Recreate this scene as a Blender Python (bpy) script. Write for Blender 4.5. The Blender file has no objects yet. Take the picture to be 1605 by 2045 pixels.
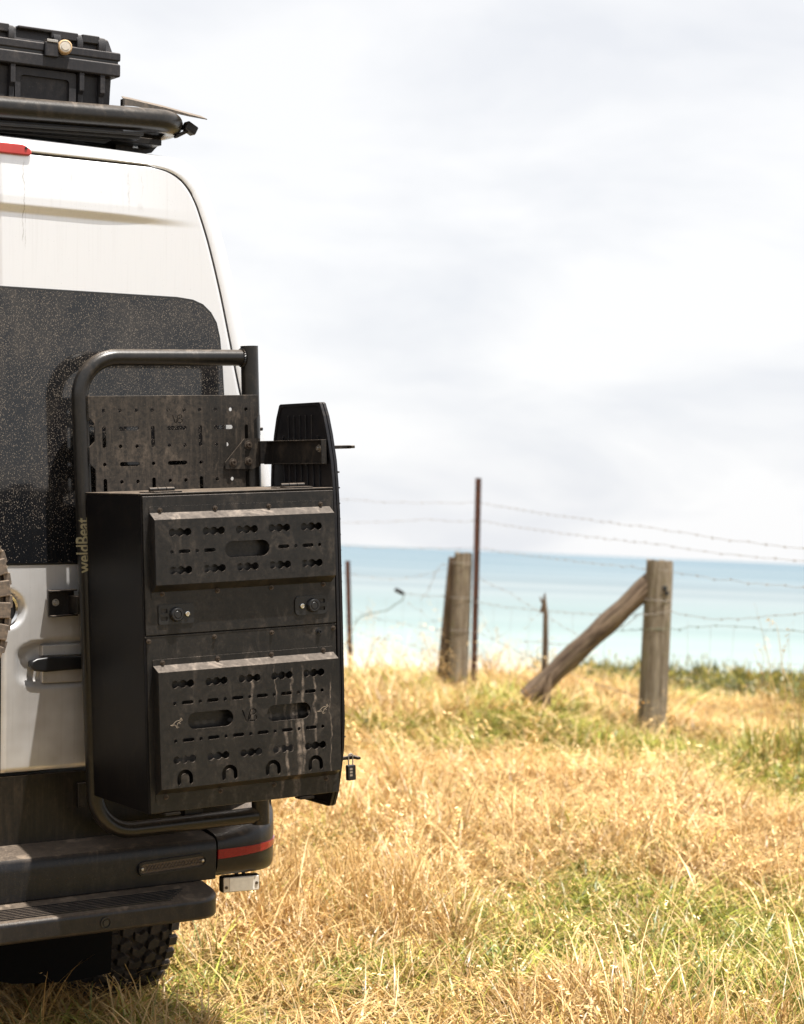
import bpy, bmesh, math, random
import numpy as np
from mathutils import Vector, Matrix

rng = np.random.default_rng(7)
random.seed(7)
SC = bpy.context.scene
COL = SC.collection

# ------------------------------------------------------------------ camera
def basis(x, y, z, loc):
    x = Vector(x).normalized(); z = Vector(z); z = (z - x * z.dot(x)).normalized(); y = z.cross(x)
    m = Matrix((x, y, z)).transposed().to_4x4(); m.translation = Vector(loc); return m

EYE = 1.65
cam_data = bpy.data.cameras.new('camera')
cam = bpy.data.objects.new('camera', cam_data); COL.objects.link(cam)
cam.matrix_world = basis((.99912, -.000707, .041957), (-.041963, -.016828, .998977), (0, -.999858, -.016843), (0, 0, EYE))
cam_data.sensor_fit = 'VERTICAL'; cam_data.sensor_height = 36; cam_data.lens = 72.9
cam_data.clip_start = .1; cam_data.clip_end = 90000
cam_data.dof.use_dof = True; cam_data.dof.focus_distance = 6.0; cam_data.dof.aperture_fstop = 3.8
SC.camera = cam

# ------------------------------------------------------------------ sky and sun
SUN_DIR = Vector((.235, -.195, .95)).normalized()        # towards the sun
elev = math.asin(SUN_DIR.z); azim = math.atan2(SUN_DIR.x, SUN_DIR.y)
world = bpy.data.worlds.new('World'); SC.world = world; world.use_nodes = True
nt = world.node_tree; nt.nodes.clear()
def N(t, typ, **kw):
    n = t.nodes.new(typ)
    for k, v in kw.items(): setattr(n, k, v)
    return n
wout = N(nt, 'ShaderNodeOutputWorld'); bg = N(nt, 'ShaderNodeBackground')
sky = N(nt, 'ShaderNodeTexSky', sky_type='NISHITA', sun_disc=False)
sky.sun_elevation = elev; sky.sun_rotation = azim; sky.dust_density = 2.0
tc = N(nt, 'ShaderNodeTexCoord'); sep = N(nt, 'ShaderNodeSeparateXYZ')
nt.links.new(tc.outputs['Generated'], sep.inputs[0])
def wm(op, a, b=None):
    n = N(nt, 'ShaderNodeMath', operation=op)
    for i, v in enumerate((a, b)):
        if v is None: continue
        if isinstance(v, (int, float)): n.inputs[i].default_value = v
        else: nt.links.new(v, n.inputs[i])
    return n.outputs[0]
zz = wm('MAXIMUM', wm('ADD', wm('ABSOLUTE', sep.outputs[2]), .36), .02)
cmb = N(nt, 'ShaderNodeCombineXYZ')
nt.links.new(wm('DIVIDE', sep.outputs[0], zz), cmb.inputs[0]); nt.links.new(wm('DIVIDE', sep.outputs[1], zz), cmb.inputs[1])
ns = N(nt, 'ShaderNodeTexNoise'); ns.inputs['Scale'].default_value = 3.3; ns.inputs['Detail'].default_value = 9; ns.inputs['Roughness'].default_value = .55; ns.inputs['Distortion'].default_value = .35
mp = N(nt, 'ShaderNodeMapping'); mp.inputs['Location'].default_value = (3.1, 1.2, 0); mp.inputs['Scale'].default_value = (.8, 1.1, 1)
nt.links.new(cmb.outputs[0], mp.inputs[0]); nt.links.new(mp.outputs[0], ns.inputs['Vector'])
cr = N(nt, 'ShaderNodeValToRGB'); nt.links.new(ns.outputs['Fac'], cr.inputs[0])
cr.color_ramp.elements[0].position = .34; cr.color_ramp.elements[0].color = (6.2, 6.32, 6.6, 1)
cr.color_ramp.elements[1].position = .56; cr.color_ramp.elements[1].color = (7.25, 7.25, 7.3, 1)
mixc = N(nt, 'ShaderNodeMixRGB'); mixc.inputs[0].default_value = .93
nt.links.new(sky.outputs[0], mixc.inputs[1]); nt.links.new(cr.outputs[0], mixc.inputs[2])
nt.links.new(mixc.outputs[0], bg.inputs[0]); bg.inputs[1].default_value = .080
nt.links.new(bg.outputs[0], wout.inputs[0])
sun_data = bpy.data.lights.new('sun', 'SUN'); sun_data.energy = 5.0; sun_data.angle = math.radians(.6); sun_data.color = (1, .965, .905)
sun = bpy.data.objects.new('sun', sun_data); COL.objects.link(sun)
sun.rotation_euler = SUN_DIR.to_track_quat('Z', 'Y').to_euler(); sun.location = (0, 0, 20)
SC.view_settings.view_transform = 'Standard'; SC.view_settings.look = 'None'
SC.view_settings.exposure = .84; SC.view_settings.gamma = 1
SC.view_settings.use_curve_mapping = False

# ------------------------------------------------------------------ materials
class Mat:
    def __init__(s, name):
        s.m = bpy.data.materials.new(name); s.m.use_nodes = True
        s.t = s.m.node_tree; s.t.nodes.clear()
        s.out = s.n('ShaderNodeOutputMaterial'); s.tc = s.n('ShaderNodeTexCoord'); s.geo = s.n('ShaderNodeNewGeometry')
    def n(s, typ, **kw): return N(s.t, typ, **kw)
    def l(s, a, b): s.t.links.new(a, b)
    def put(s, sock, v):
        if v is None: return
        if hasattr(v, 'links') or hasattr(v, 'is_linked'): s.l(v, sock)
        else: sock.default_value = v
    def math(s, op, a, b=None, clamp=False):
        n = s.n('ShaderNodeMath', operation=op, use_clamp=clamp); s.put(n.inputs[0], a); s.put(n.inputs[1], b); return n.outputs[0]
    def noise(s, scale, detail=4, rough=.55, vec=None, stretch=None, dist=0):
        n = s.n('ShaderNodeTexNoise'); n.inputs['Scale'].default_value = scale; n.inputs['Detail'].default_value = detail
        n.inputs['Roughness'].default_value = rough; n.inputs['Distortion'].default_value = dist
        v = vec or s.tc.outputs['Object']
        if stretch:
            m = s.n('ShaderNodeMapping'); m.inputs['Scale'].default_value = stretch; s.l(v, m.inputs[0]); v = m.outputs[0]
        s.l(v, n.inputs['Vector']); return n.outputs['Fac']
    def step(s, v, a, b):
        n = s.n('ShaderNodeMapRange'); s.put(n.inputs[0], v); n.inputs[1].default_value = a; n.inputs[2].default_value = b; return n.outputs[0]
    def mix(s, f, a, b):
        n = s.n('ShaderNodeMixRGB'); s.put(n.inputs[0], f); s.put(n.inputs[1], a); s.put(n.inputs[2], b); return n.outputs[0]
    def principled(s, **kw):
        p = s.n('ShaderNodeBsdfPrincipled')
        for k, v in kw.items(): s.put(p.inputs[k.replace('_', ' ')], v)
        s.l(p.outputs[0], s.out.inputs[0]); return p
    def bump(s, h, strength=.3, dist=.01):
        b = s.n('ShaderNodeBump'); b.inputs['Strength'].default_value = strength; b.inputs['Distance'].default_value = dist; s.l(h, b.inputs['Height']); return b.outputs[0]
def C4(c): return (*c, 1)

def dusty(name, base, dust=(.27, .205, .15), amount=.35, rough=.42, up=.55, speck=.5, metallic=0, streak=.35, bump=.1, drips=False, spec=.5):
    m = Mat(name)
    big = m.step(m.noise(4, 6, .7), .38, .80)
    fine = m.step(m.noise(75, 7, .75), .36, .86)
    stv = m.step(m.noise(14, 5, .7, stretch=(9, 9, .6)), .48, .85)
    spk = m.step(m.noise(260, 2, .5), .66, .74)
    smear = m.step(m.noise(9, 6, .62, stretch=(1.6, 1.6, .8), dist=1.6), .54, .66)
    f = m.math('ADD', m.math('MULTIPLY', big, fine), m.math('MULTIPLY', m.math('MULTIPLY', smear, m.math('ADD', fine, .25)), .75))
    f = m.math('MULTIPLY', m.math('ADD', f, m.math('MULTIPLY', fine, .15)), amount)
    f = m.math('ADD', f, m.math('MULTIPLY', stv, streak * amount))
    f = m.math('ADD', f, m.math('MULTIPLY', spk, speck * .5))
    sp = m.n('ShaderNodeSeparateXYZ'); m.l(m.geo.outputs['Normal'], sp.inputs[0])
    upm = m.step(sp.outputs[2], .35, .95)
    f = m.math('ADD', f, m.math('MULTIPLY', m.math('MULTIPLY', upm, m.math('ADD', m.math('ADD', m.math('MULTIPLY', fine, .55), m.math('MULTIPLY', smear, .45)), .32)), up))
    if drips:
        so = m.n('ShaderNodeSeparateXYZ'); m.l(m.tc.outputs['Object'], so.inputs[0])
        warp = m.math('MULTIPLY', m.math('SUBTRACT', m.noise(14, 3, .6), .5), .035)
        x = m.math('ADD', so.outputs[0], warp)
        tot = None
        for cx, w, z0, z1 in ((.405, .0055, .0, .21), (.447, .008, .0, .27), (.459, .004, .04, .36), (.497, .0035, .14, .35), (.300, .0045, .24, .36), (.545, .002, .03, .33), (.425, .003, .22, .36), (.375, .002, .25, .37)):
            a = m.step(m.math('ABSOLUTE', m.math('SUBTRACT', x, cx)), w * 1.3, w * .3)
            zb = m.math('MULTIPLY', m.step(so.outputs[2], z0 - .06, z0 + .09), m.step(so.outputs[2], z1 + .02, z1 - .02))
            a = m.math('MULTIPLY', a, zb); tot = a if tot is None else m.math('MAXIMUM', tot, a)
        tot = m.math('MULTIPLY', tot, m.step(m.noise(48, 5, .75), .36, .62))
        f = m.math('ADD', f, m.math('MULTIPLY', tot, .62))
    f = m.math('MINIMUM', f, .93)
    col = m.mix(f, C4(base), C4(dust))
    r = m.math('ADD', m.math('MULTIPLY', f, .45), rough)
    m.principled(Base_Color=col, Roughness=r, Metallic=metallic, Specular_IOR_Level=spec, Normal=m.bump(m.noise(420, 2, .5), bump, .002))
    return m.m

def white_paint():
    m = Mat('white_van_paint')
    stv = m.step(m.noise(10, 4, .6, stretch=(10, 10, .35)), .52, .8)
    spk = m.step(m.noise(170, 2, .5), .69, .76)
    big = m.step(m.noise(2.5, 4, .6), .4, .8)
    so = m.n('ShaderNodeSeparateXYZ'); m.l(m.tc.outputs['Object'], so.inputs[0])
    low = m.step(so.outputs[2], 1.2, -.1)                 # colour turns greyer and darker towards the sills
    f = m.math('ADD', m.math('MULTIPLY', stv, .10), m.math('MULTIPLY', spk, .25))
    f = m.math('ADD', f, m.math('MULTIPLY', m.math('ADD', m.math('MULTIPLY', low, 1.05), .0), m.math('ADD', big, .35)))
    warp = m.math('MULTIPLY', m.math('SUBTRACT', m.noise(25, 3, .6), .5), .02)
    x = m.math('ADD', so.outputs[0], warp)
    for cx, w, z0, z1, k in ((.052, .0022, 1.52, 1.74, .55), (.385, .004, 1.63, 1.74, .30), (.425, .012, 1.635, 1.648, .30), (.06, .0012, 1.50, 1.60, .5), (.20, .003, 1.700, 1.712, .6), (.43, .002, 1.67, 1.74, .25)):
        a = m.step(m.math('ABSOLUTE', m.math('SUBTRACT', x, cx)), w, w * .4)
        zb = m.math('MULTIPLY', m.step(so.outputs[2], z0 - .01, z0 + .01), m.step(so.outputs[2], z1 + .01, z1 - .01))
        f = m.math('ADD', f, m.math('MULTIPLY', m.math('MULTIPLY', a, zb), m.math('MULTIPLY', m.step(m.noise(60, 4, .7), .35, .6), k)))
    col = m.mix(f, (.80, .80, .81, 1), (.30, .27, .24, 1))
    m.principled(Base_Color=col, Roughness=.40, Metallic=.55, Coat_Weight=.35, Coat_Roughness=.15)
    return m.m

def dusty_glass():
    m = Mat('dusty_black_glass')
    so = m.n('ShaderNodeSeparateXYZ'); m.l(m.tc.outputs['Object'], so.inputs[0])
    v = m.n('ShaderNodeTexVoronoi'); v.inputs['Scale'].default_value = 400
    mp_ = m.n('ShaderNodeMapping'); mp_.inputs['Scale'].default_value = (1.15, 1, .62); mp_.inputs['Rotation'].default_value = (0, .35, 0)
    m.l(m.tc.outputs['Object'], mp_.inputs[0]); m.l(mp_.outputs[0], v.inputs['Vector'])
    sc = m.n('ShaderNodeSeparateColor'); m.l(v.outputs['Color'], sc.inputs[0])
    rad = m.math('ADD', m.math('MULTIPLY', m.math('POWER', sc.outputs[0], 1.8), .34), .12)
    dots = m.math('GREATER_THAN', m.math('SUBTRACT', rad, v.outputs['Distance']), .0)
    dens = m.math('MULTIPLY', m.step(so.outputs[2], .62, 1.22), m.step(m.noise(7, 4, .65), .28, .62))
    dens = m.math('ADD', m.math('MULTIPLY', dens, 1.15), .12)
    keep = m.math('GREATER_THAN', m.math('MULTIPLY', dens, 1.05), sc.outputs[1])
    d = m.math('MULTIPLY', dots, keep)
    film = m.math('MULTIPLY', m.math('MULTIPLY', dens, m.step(m.noise(11, 6, .7, stretch=(1.3, 1, .6), dist=.6), .3, .75)), .085)
    f = m.math('MAXIMUM', m.math('MULTIPLY', d, .50), film)
    col = m.mix(f, (.006, .007, .009, 1), (.38, .315, .25, 1))
    m.principled(Base_Color=col, Roughness=m.math('ADD', m.math('MULTIPLY', f, .6), .07), Specular_IOR_Level=.5)
    return m.m

def plain(name, c, rough=.5, metallic=0, var=.25, scale=30, **kw):
    m = Mat(name); f = m.noise(scale, 5, .6)
    col = m.mix(f, C4([x * (1 - var) for x in c]), C4([min(1, x * (1 + var)) for x in c]))
    m.principled(Base_Color=col, Roughness=rough, Metallic=metallic, **kw); return m.m

def wood(name, c1, c2, green=.3):
    m = Mat(name)
    g = m.noise(12, 6, .65, stretch=(9, 9, .7)); g2 = m.step(m.noise(6, 6, .75, stretch=(6, 6, .35)), .38, .62)
    col = m.mix(g2, C4(c1), C4(c2))
    lich = m.math('MULTIPLY', m.step(m.noise(7, 5, .65, stretch=(1, 1, .45)), .52, .68), green)
    col = m.mix(lich, col, (.17, .165, .06, 1))
    dark = m.step(m.noise(16, 5, .7, stretch=(3, 3, .35)), .60, .72)
    col = m.mix(m.math('MULTIPLY', dark, .65), col, (.045, .03, .02, 1))
    m.principled(Base_Color=col, Roughness=.9, Normal=m.bump(g, .9, .02), Specular_IOR_Level=.2); return m.m

def rusty(name):
    m = Mat(name); g = m.step(m.noise(35, 5, .7, stretch=(1, 1, .5)), .35, .65)
    col = m.mix(g, (.10, .032, .016, 1), (.035, .018, .013, 1))
    m.principled(Base_Color=col, Roughness=.85, Normal=m.bump(g, .4, .004)); return m.m

def straw(name, c, trans=.15, rnd=.65):
    m = Mat(name); a = m.n('ShaderNodeAttribute', attribute_name='Col')
    oi = m.n('ShaderNodeObjectInfo')
    k = m.math('ADD', m.math('MULTIPLY', oi.outputs['Random'], rnd), 1 - rnd * .5)
    mu = m.n('ShaderNodeVectorMath', operation='MULTIPLY'); m.l(a.outputs['Color'], mu.inputs[0]); mu.inputs[1].default_value = c
    sc = m.n('ShaderNodeVectorMath', operation='SCALE'); m.l(mu.outputs[0], sc.inputs[0]); m.l(k, sc.inputs['Scale'])
    d = m.n('ShaderNodeBsdfDiffuse'); t = m.n('ShaderNodeBsdfTranslucent'); g = m.n('ShaderNodeBsdfGlossy'); g.inputs['Roughness'].default_value = .4
    m.l(sc.outputs[0], d.inputs[0]); m.l(sc.outputs[0], t.inputs[0])
    x = m.n('ShaderNodeMixShader'); x.inputs[0].default_value = trans; m.l(d.outputs[0], x.inputs[1]); m.l(t.outputs[0], x.inputs[2])
    y = m.n('ShaderNodeMixShader'); y.inputs[0].default_value = .05; m.l(x.outputs[0], y.inputs[1]); m.l(g.outputs[0], y.inputs[2])
    m.l(y.outputs[0], m.out.inputs[0]); return m.m

M = {}
M['white'] = white_paint()
M['glass'] = dusty_glass()
M['seal'] = plain('black_rubber_seal', (.012, .012, .012), .5)
M['metal'] = dusty('dusty_black_powdercoat', (.006, .006, .0065), spec=.28, amount=.18, rough=.36, up=.8, speck=.35, bump=.15)
M['plate'] = dusty('dusty_black_drilled_plate', (.010, .009, .008), spec=.35, amount=.38, rough=.40, up=.9, speck=.60, bump=.2, streak=.40)
M['side'] = dusty('clean_black_box_side', (.0035, .0035, .0045), spec=.10, amount=.05, rough=.45, up=.9, speck=.10, streak=.3, bump=.12)
M['lid'] = dusty('muddy_black_lid', (.0065, .0068, .0075), spec=.38, dust=(.25, .20, .16), amount=.18, rough=.28, up=.85, speck=.15, streak=.12, drips=True)
M['lid_up'] = dusty('dusty_black_lid', (.0065, .0068, .0075), spec=.38, dust=(.25, .20, .16), amount=.18, rough=.28, up=.85, speck=.15, streak=.12)
M['tube'] = dusty('dusty_black_tube', (.007, .007, .007), spec=.42, amount=.09, rough=.28, up=.5, speck=.30, bump=.12)
M['plastic'] = dusty('dusty_black_bumper_plastic', (.005, .0055, .0075), spec=.34, amount=.08, rough=.32, up=.70, speck=.22, bump=.25)
M['panel'] = dusty('dark_lower_door_panel', (.005, .0045, .0045), spec=.3, dust=(.22, .15, .09), amount=.10, rough=.35, up=.5, speck=.15, streak=.9)
M['case'] = dusty('roof_case_plastic', (.016, .016, .019), spec=.3, dust=(.30, .25, .22), amount=.14, rough=.48, up=.75, speck=.3, bump=.3)
M['board'] = dusty('recovery_board_plastic', (.006, .0065, .009), spec=.3, amount=.08, rough=.30, up=.35, speck=.15)
M['rubber'] = dusty('tyre_rubber', (.016, .016, .017), spec=.3, dust=(.24, .17, .11), amount=.26, rough=.7, up=.25, speck=.12)
M['rubber_dusty'] = dusty('spare_tyre_rubber', (.05, .04, .033), dust=(.42, .30, .20), amount=.9, rough=.7, up=.5, speck=.5)
M['steel'] = plain('zinc_bolt_steel', (.45, .42, .38), .38, .9, scale=90)
M['screw'] = plain('dusty_screw_metal', (.09, .07, .055), .42, .6, scale=120)
M['chrome'] = plain('chrome_ring', (.75, .74, .72), .15, 1.0)
M['black'] = plain('satin_black_plastic', (.010, .010, .011), .35)
M['red'] = plain('red_tail_lens', (.20, .003, .007), .2, 0, .45, 220, Coat_Weight=.3)
M['red_pale'] = plain('faded_red_brake_lens', (.42, .045, .04), .35, 0, .25, 20)
M['lens'] = plain('dusty_clear_lens', (.60, .55, .48), .3, 0, .25, 60, Coat_Weight=.3)
M['amber'] = plain('amber_ring', (.60, .42, .24), .35)
M['lettering'] = plain('faded_cream_lettering', (.24, .21, .12), .6)
M['engrave'] = plain('bare_engraved_line', (.26, .21, .16), .5)
M['wood'] = wood('weathered_post_wood', (.13, .098, .066), (.34, .285, .215), .55)
M['wood_dark'] = wood('dark_weathered_wood', (.055, .036, .024), (.25, .18, .125), .2)
M['rust'] = rusty('rusted_steel')
M['wire'] = plain('weathered_fence_wire', (.34, .30, .26), .6, .3)
M['wire_green'] = plain('green_coated_wire', (.15, .17, .11), .6, .2)
M['straw'] = straw('straw_blades', (.545, .395, .190))
M['green'] = straw('green_blades', (.215, .235, .045))
M['shrub'] = straw('shrub_leaves', (.185, .180, .055), .3)
M['cable'] = plain('black_cable', (.02, .02, .02), .5)

# ------------------------------------------------------------------ mesh helpers
def tag(o, label=None, cat=None, group=None, kind=None):
    for k, v in (('label', label), ('category', cat), ('group', group), ('kind', kind)):
        if v: o[k] = v
    return o
def empty(name, mat, label=None, cat=None, group=None):
    o = bpy.data.objects.new(name, None); o.empty_display_size = .1; COL.objects.link(o); o.matrix_world = mat
    return tag(o, label, cat, group)

class MB:
    """collects simple solids, then links them as one mesh object"""
    def __init__(s): s.v = []; s.f = []
    def add(s, vs, fs):
        b = len(s.v); s.v += [tuple(p) for p in vs]; s.f += [tuple(b + i for i in f) for f in fs]; return s
    def box(s, lo, hi, rot=None):
        (x0, y0, z0), (x1, y1, z1) = lo, hi
        vs = [Vector(p) for p in ((x0, y0, z0), (x1, y0, z0), (x1, y1, z0), (x0, y1, z0), (x0, y0, z1), (x1, y0, z1), (x1, y1, z1), (x0, y1, z1))]
        if rot is not None:
            c = sum(vs, Vector()) / 8; vs = [c + rot @ (p - c) for p in vs]
        return s.add(vs, [(3, 2, 1, 0), (4, 5, 6, 7), (0, 1, 5, 4), (1, 2, 6, 5), (2, 3, 7, 6), (3, 0, 4, 7)])
    def tube(s, path, r, n=16, caps=True, smooth_path=False):
        P = [Vector(p) for p in path]; rs = r if isinstance(r, (list, tuple)) else [r] * len(P)
        t0 = (P[1] - P[0]).normalized(); a = t0.orthogonal().normalized(); b0 = len(s.v); rings = []
        for i, p in enumerate(P):
            t = ((P[min(i + 1, len(P) - 1)] - P[max(i - 1, 0)])).normalized()
            a = (a - t * a.dot(t)).normalized(); b = t.cross(a)
            rings.append([p + (a * math.cos(q) + b * math.sin(q)) * rs[i] for q in [2 * math.pi * k / n for k in range(n)]])
        vs = [q for rg in rings for q in rg]; fs = []
        for i in range(len(P) - 1):
            for k in range(n): fs.append((i * n + k, i * n + (k + 1) % n, (i + 1) * n + (k + 1) % n, (i + 1) * n + k))
        if caps: fs.append(tuple(range(n - 1, -1, -1))); fs.append(tuple((len(P) - 1) * n + k for k in range(n)))
        return s.add(vs, fs)
    def cyl(s, a, b, r, n=20, r2=None): return s.tube([a, b], [r, r if r2 is None else r2], n)
    def lathe(s, prof, axis_o, axis_d, n=24):
        d = Vector(axis_d).normalized(); a = d.orthogonal().normalized(); b = d.cross(a); o = Vector(axis_o); vs = []; fs = []; m = len(prof)
        for k in range(n):
            q = 2 * math.pi * k / n; e = a * math.cos(q) + b * math.sin(q)
            vs += [o + d * h + e * r for r, h in prof]
        for k in range(n):
            for i in range(m - 1): fs.append((k * m + i, k * m + i + 1, ((k + 1) % n) * m + i + 1, ((k + 1) % n) * m + i))
        return s.add(vs, fs)
    def prism(s, poly, y0, y1, plane='xz'):
        n = len(poly); mk = {'xz': lambda p, y: (p[0], y, p[1]), 'yz': lambda p, y: (y, p[0], p[1]), 'xy': lambda p, y: (p[0], p[1], y)}[plane]
        vs = [mk(p, y0) for p in poly] + [mk(p, y1) for p in poly]
        fs = [tuple(range(n)), tuple(range(2 * n - 1, n - 1, -1))] + [(i, i + n, (i + 1) % n + n, (i + 1) % n) for i in range(n)]
        return s.add(vs, fs)
    def build(s, name, mat, parent=None, bevel=0, seg=2, angle=35, label=None, kind=None, sub=0):
        me = bpy.data.meshes.new(name); me.from_pydata(s.v, [], s.f); 
        bm = bmesh.new(); bm.from_mesh(me); bmesh.ops.remove_doubles(bm, verts=bm.verts, dist=1e-6); bmesh.ops.recalc_face_normals(bm, faces=bm.faces); bm.to_mesh(me); bm.free()
        return finish(name, me, mat, parent, bevel, seg, angle, label, kind)
def finish(name, me, mat, parent=None, bevel=0, seg=2, angle=35, label=None, kind=None):
    me.materials.clear(); me.materials.append(mat)
    me.polygons.foreach_set('use_smooth', [True] * len(me.polygons))
    me.set_sharp_from_angle(angle=math.radians(angle)); me.update()
    o = bpy.data.objects.new(name, me); COL.objects.link(o)
    if parent is not None: o.parent = parent
    if bevel:
        b = o.modifiers.new('bevel', 'BEVEL'); b.width = bevel; b.segments = seg; b.limit_method = 'ANGLE'; b.angle_limit = math.radians(40)
        b.harden_normals = True
    return tag(o, label, kind=kind)
def copy_to(o, parent=None, loc=None, mw=None):
    c = o.copy(); COL.objects.link(c); c.parent = parent
    if loc is not None: c.location = loc
    return c

def rr(x0, z0, x1, z1, r, n=5):
    """rounded rectangle outline"""
    out = []
    for cx, cz, a0 in ((x1 - r, z1 - r, 0), (x0 + r, z1 - r, 90), (x0 + r, z0 + r, 180), (x1 - r, z0 + r, 270)):
        for k in range(n + 1):
            a = math.radians(a0 + 90 * k / n); out.append((cx + r * math.cos(a), cz + r * math.sin(a)))
    return out
def circ(x, z, r, n=14): return [(x + r * math.cos(2 * math.pi * k / n), z + r * math.sin(2 * math.pi * k / n)) for k in range(n)]
def slot(x, z, L, H, vert=False):
    a, b = (H, L) if vert else (L, H)
    return rr(x - a / 2, z - b / 2, x + a / 2, z + b / 2, min(a, b) / 2 * .999, 6)
def peanut(x, z, L=.068):
    top = []; n = 36
    for k in range(n + 1):
        t = -L / 2 + L * k / n
        h = 0
        for c, r in ((-.0235, .0105), (0, .0112), (.0235, .0105)):
            if abs(t - c) < r: h = max(h, math.sqrt(r * r - (t - c) ** 2))
        if 0 < k < n: h = max(h, .0058)
        top.append((t, h))
    return [(x + t, z + h) for t, h in top] + [(x + t, z - h) for t, h in reversed(top[1:-1])]
def ushape(x, z, w=.047, h=.043, t=.0115):
    out = []; R = w / 2; r = R - t; zc = z + h / 2 - R
    for k in range(13): a = math.pi * k / 12; out.append((x + R * math.cos(a), zc + R * math.sin(a)))
    out += [(x - R, z - h / 2 + t / 2), (x - R + t / 2, z - h / 2), (x - r, z - h / 2 + t / 2)]
    for k in range(12, -1, -1): a = math.pi * k / 12; out.append((x + r * math.cos(a), zc + r * math.sin(a)))
    out += [(x + r, z - h / 2 + t / 2), (x + R - t / 2, z - h / 2), (x + R, z - h / 2 + t / 2)]
    return out
def stroke(pts, w):
    L = []; R = []
    for i, p in enumerate(pts):
        a = Vector(pts[max(i - 1, 0)]); b = Vector(pts[min(i + 1, len(pts) - 1)]); t = (b - a).normalized(); n = Vector((-t.y, t.x)) * w / 2
        L.append((p[0] + n.x, p[1] + n.y)); R.append((p[0] - n.x, p[1] - n.y))
    return L + R[::-1]
def curve_plate(outlines, thick, y=0, M4=None):
    """flat sheet with real openings, drawn in x-z, facing -y, of the given thickness, its middle at y"""
    cu = bpy.data.curves.new('outline', 'CURVE'); cu.dimensions = '2D'; cu.fill_mode = 'BOTH'; cu.extrude = thick / 2
    for pts in outlines:
        sp = cu.splines.new('POLY'); sp.points.add(len(pts) - 1)
        for q, p in zip(sp.points, pts): q.co = (p[0], p[1], 0, 1)
        sp.use_cyclic_u = True
    ob = bpy.data.objects.new('outline', cu); me = bpy.data.meshes.new_from_object(ob)
    bpy.data.objects.remove(ob); bpy.data.curves.remove(cu)
    for v in me.vertices: x, a, b = v.co; v.co = (x, y - b, a)
    return me
def text_mesh(body, size, depth, M4, bold=0, spacing=1, cuts=None):
    cu = bpy.data.curves.new('lettering', 'FONT'); cu.body = body; cu.size = size; cu.extrude = depth; cu.offset = bold; cu.space_character = spacing
    cu.align_x = 'CENTER'; cu.align_y = 'CENTER'
    ob = bpy.data.objects.new('lettering', cu); me = bpy.data.meshes.new_from_object(ob)
    bpy.data.objects.remove(ob); bpy.data.curves.remove(cu)
    me.transform(M4)
    if cuts:
        bm = bmesh.new(); bm.from_mesh(me)
        for x in cuts: bmesh.ops.bisect_plane(bm, geom=bm.verts[:] + bm.edges[:] + bm.faces[:], plane_co=(x, 0, 0), plane_no=(1, 0, 0))
        bm.to_mesh(me); bm.free()
    return me
def join_meshes(mes, name):
    bm = bmesh.new()
    for m in mes: bm.from_mesh(m); bpy.data.meshes.remove(m)
    bmesh.ops.remove_doubles(bm, verts=bm.verts, dist=1e-6)
    me = bpy.data.meshes.new(name); bm.to_mesh(me); bm.free(); return me
def vb_strokes(x, z, s, w):
    """the cut-out letters V B, sharing a long slash"""
    q = lambda *p: [(x + a * s, z + b * s) for a, b in p]
    return [stroke(q((-1.0, .75), (-.45, -.75)), w), stroke(q((-.28, -.85), (.22, .75)), w),
            stroke(q((.36, .72), (.78, .72), (.98, .58), (.98, .28), (.80, .10), (.40, .06)), w),
            stroke(q((.08, -.74), (.80, -.74), (1.03, -.58), (1.06, -.22), (.88, -.04)), w),
            stroke(q((.02, -.60), (.26, .1)), w)]
def arc_path(pts, r, n=8):
    """polyline with rounded corners"""
    P = [Vector(p) for p in pts]; out = [P[0]]
    for i in range(1, len(P) - 1):
        a = (P[i - 1] - P[i]).normalized(); b = (P[i + 1] - P[i]).normalized()
        ang = a.angle(b); d = r / math.tan(ang / 2); p0 = P[i] + a * d; p1 = P[i] + b * d
        c = P[i] + (a + b).normalized() * (r / math.sin(ang / 2))
        v0 = p0 - c; v1 = p1 - c; th = v0.angle(v1)
        for k in range(n + 1):
            t = k / n; out.append(c + (v0 * math.sin((1 - t) * th) + v1 * math.sin(t * th)) / math.sin(th))
    out.append(P[-1]); return out

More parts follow.
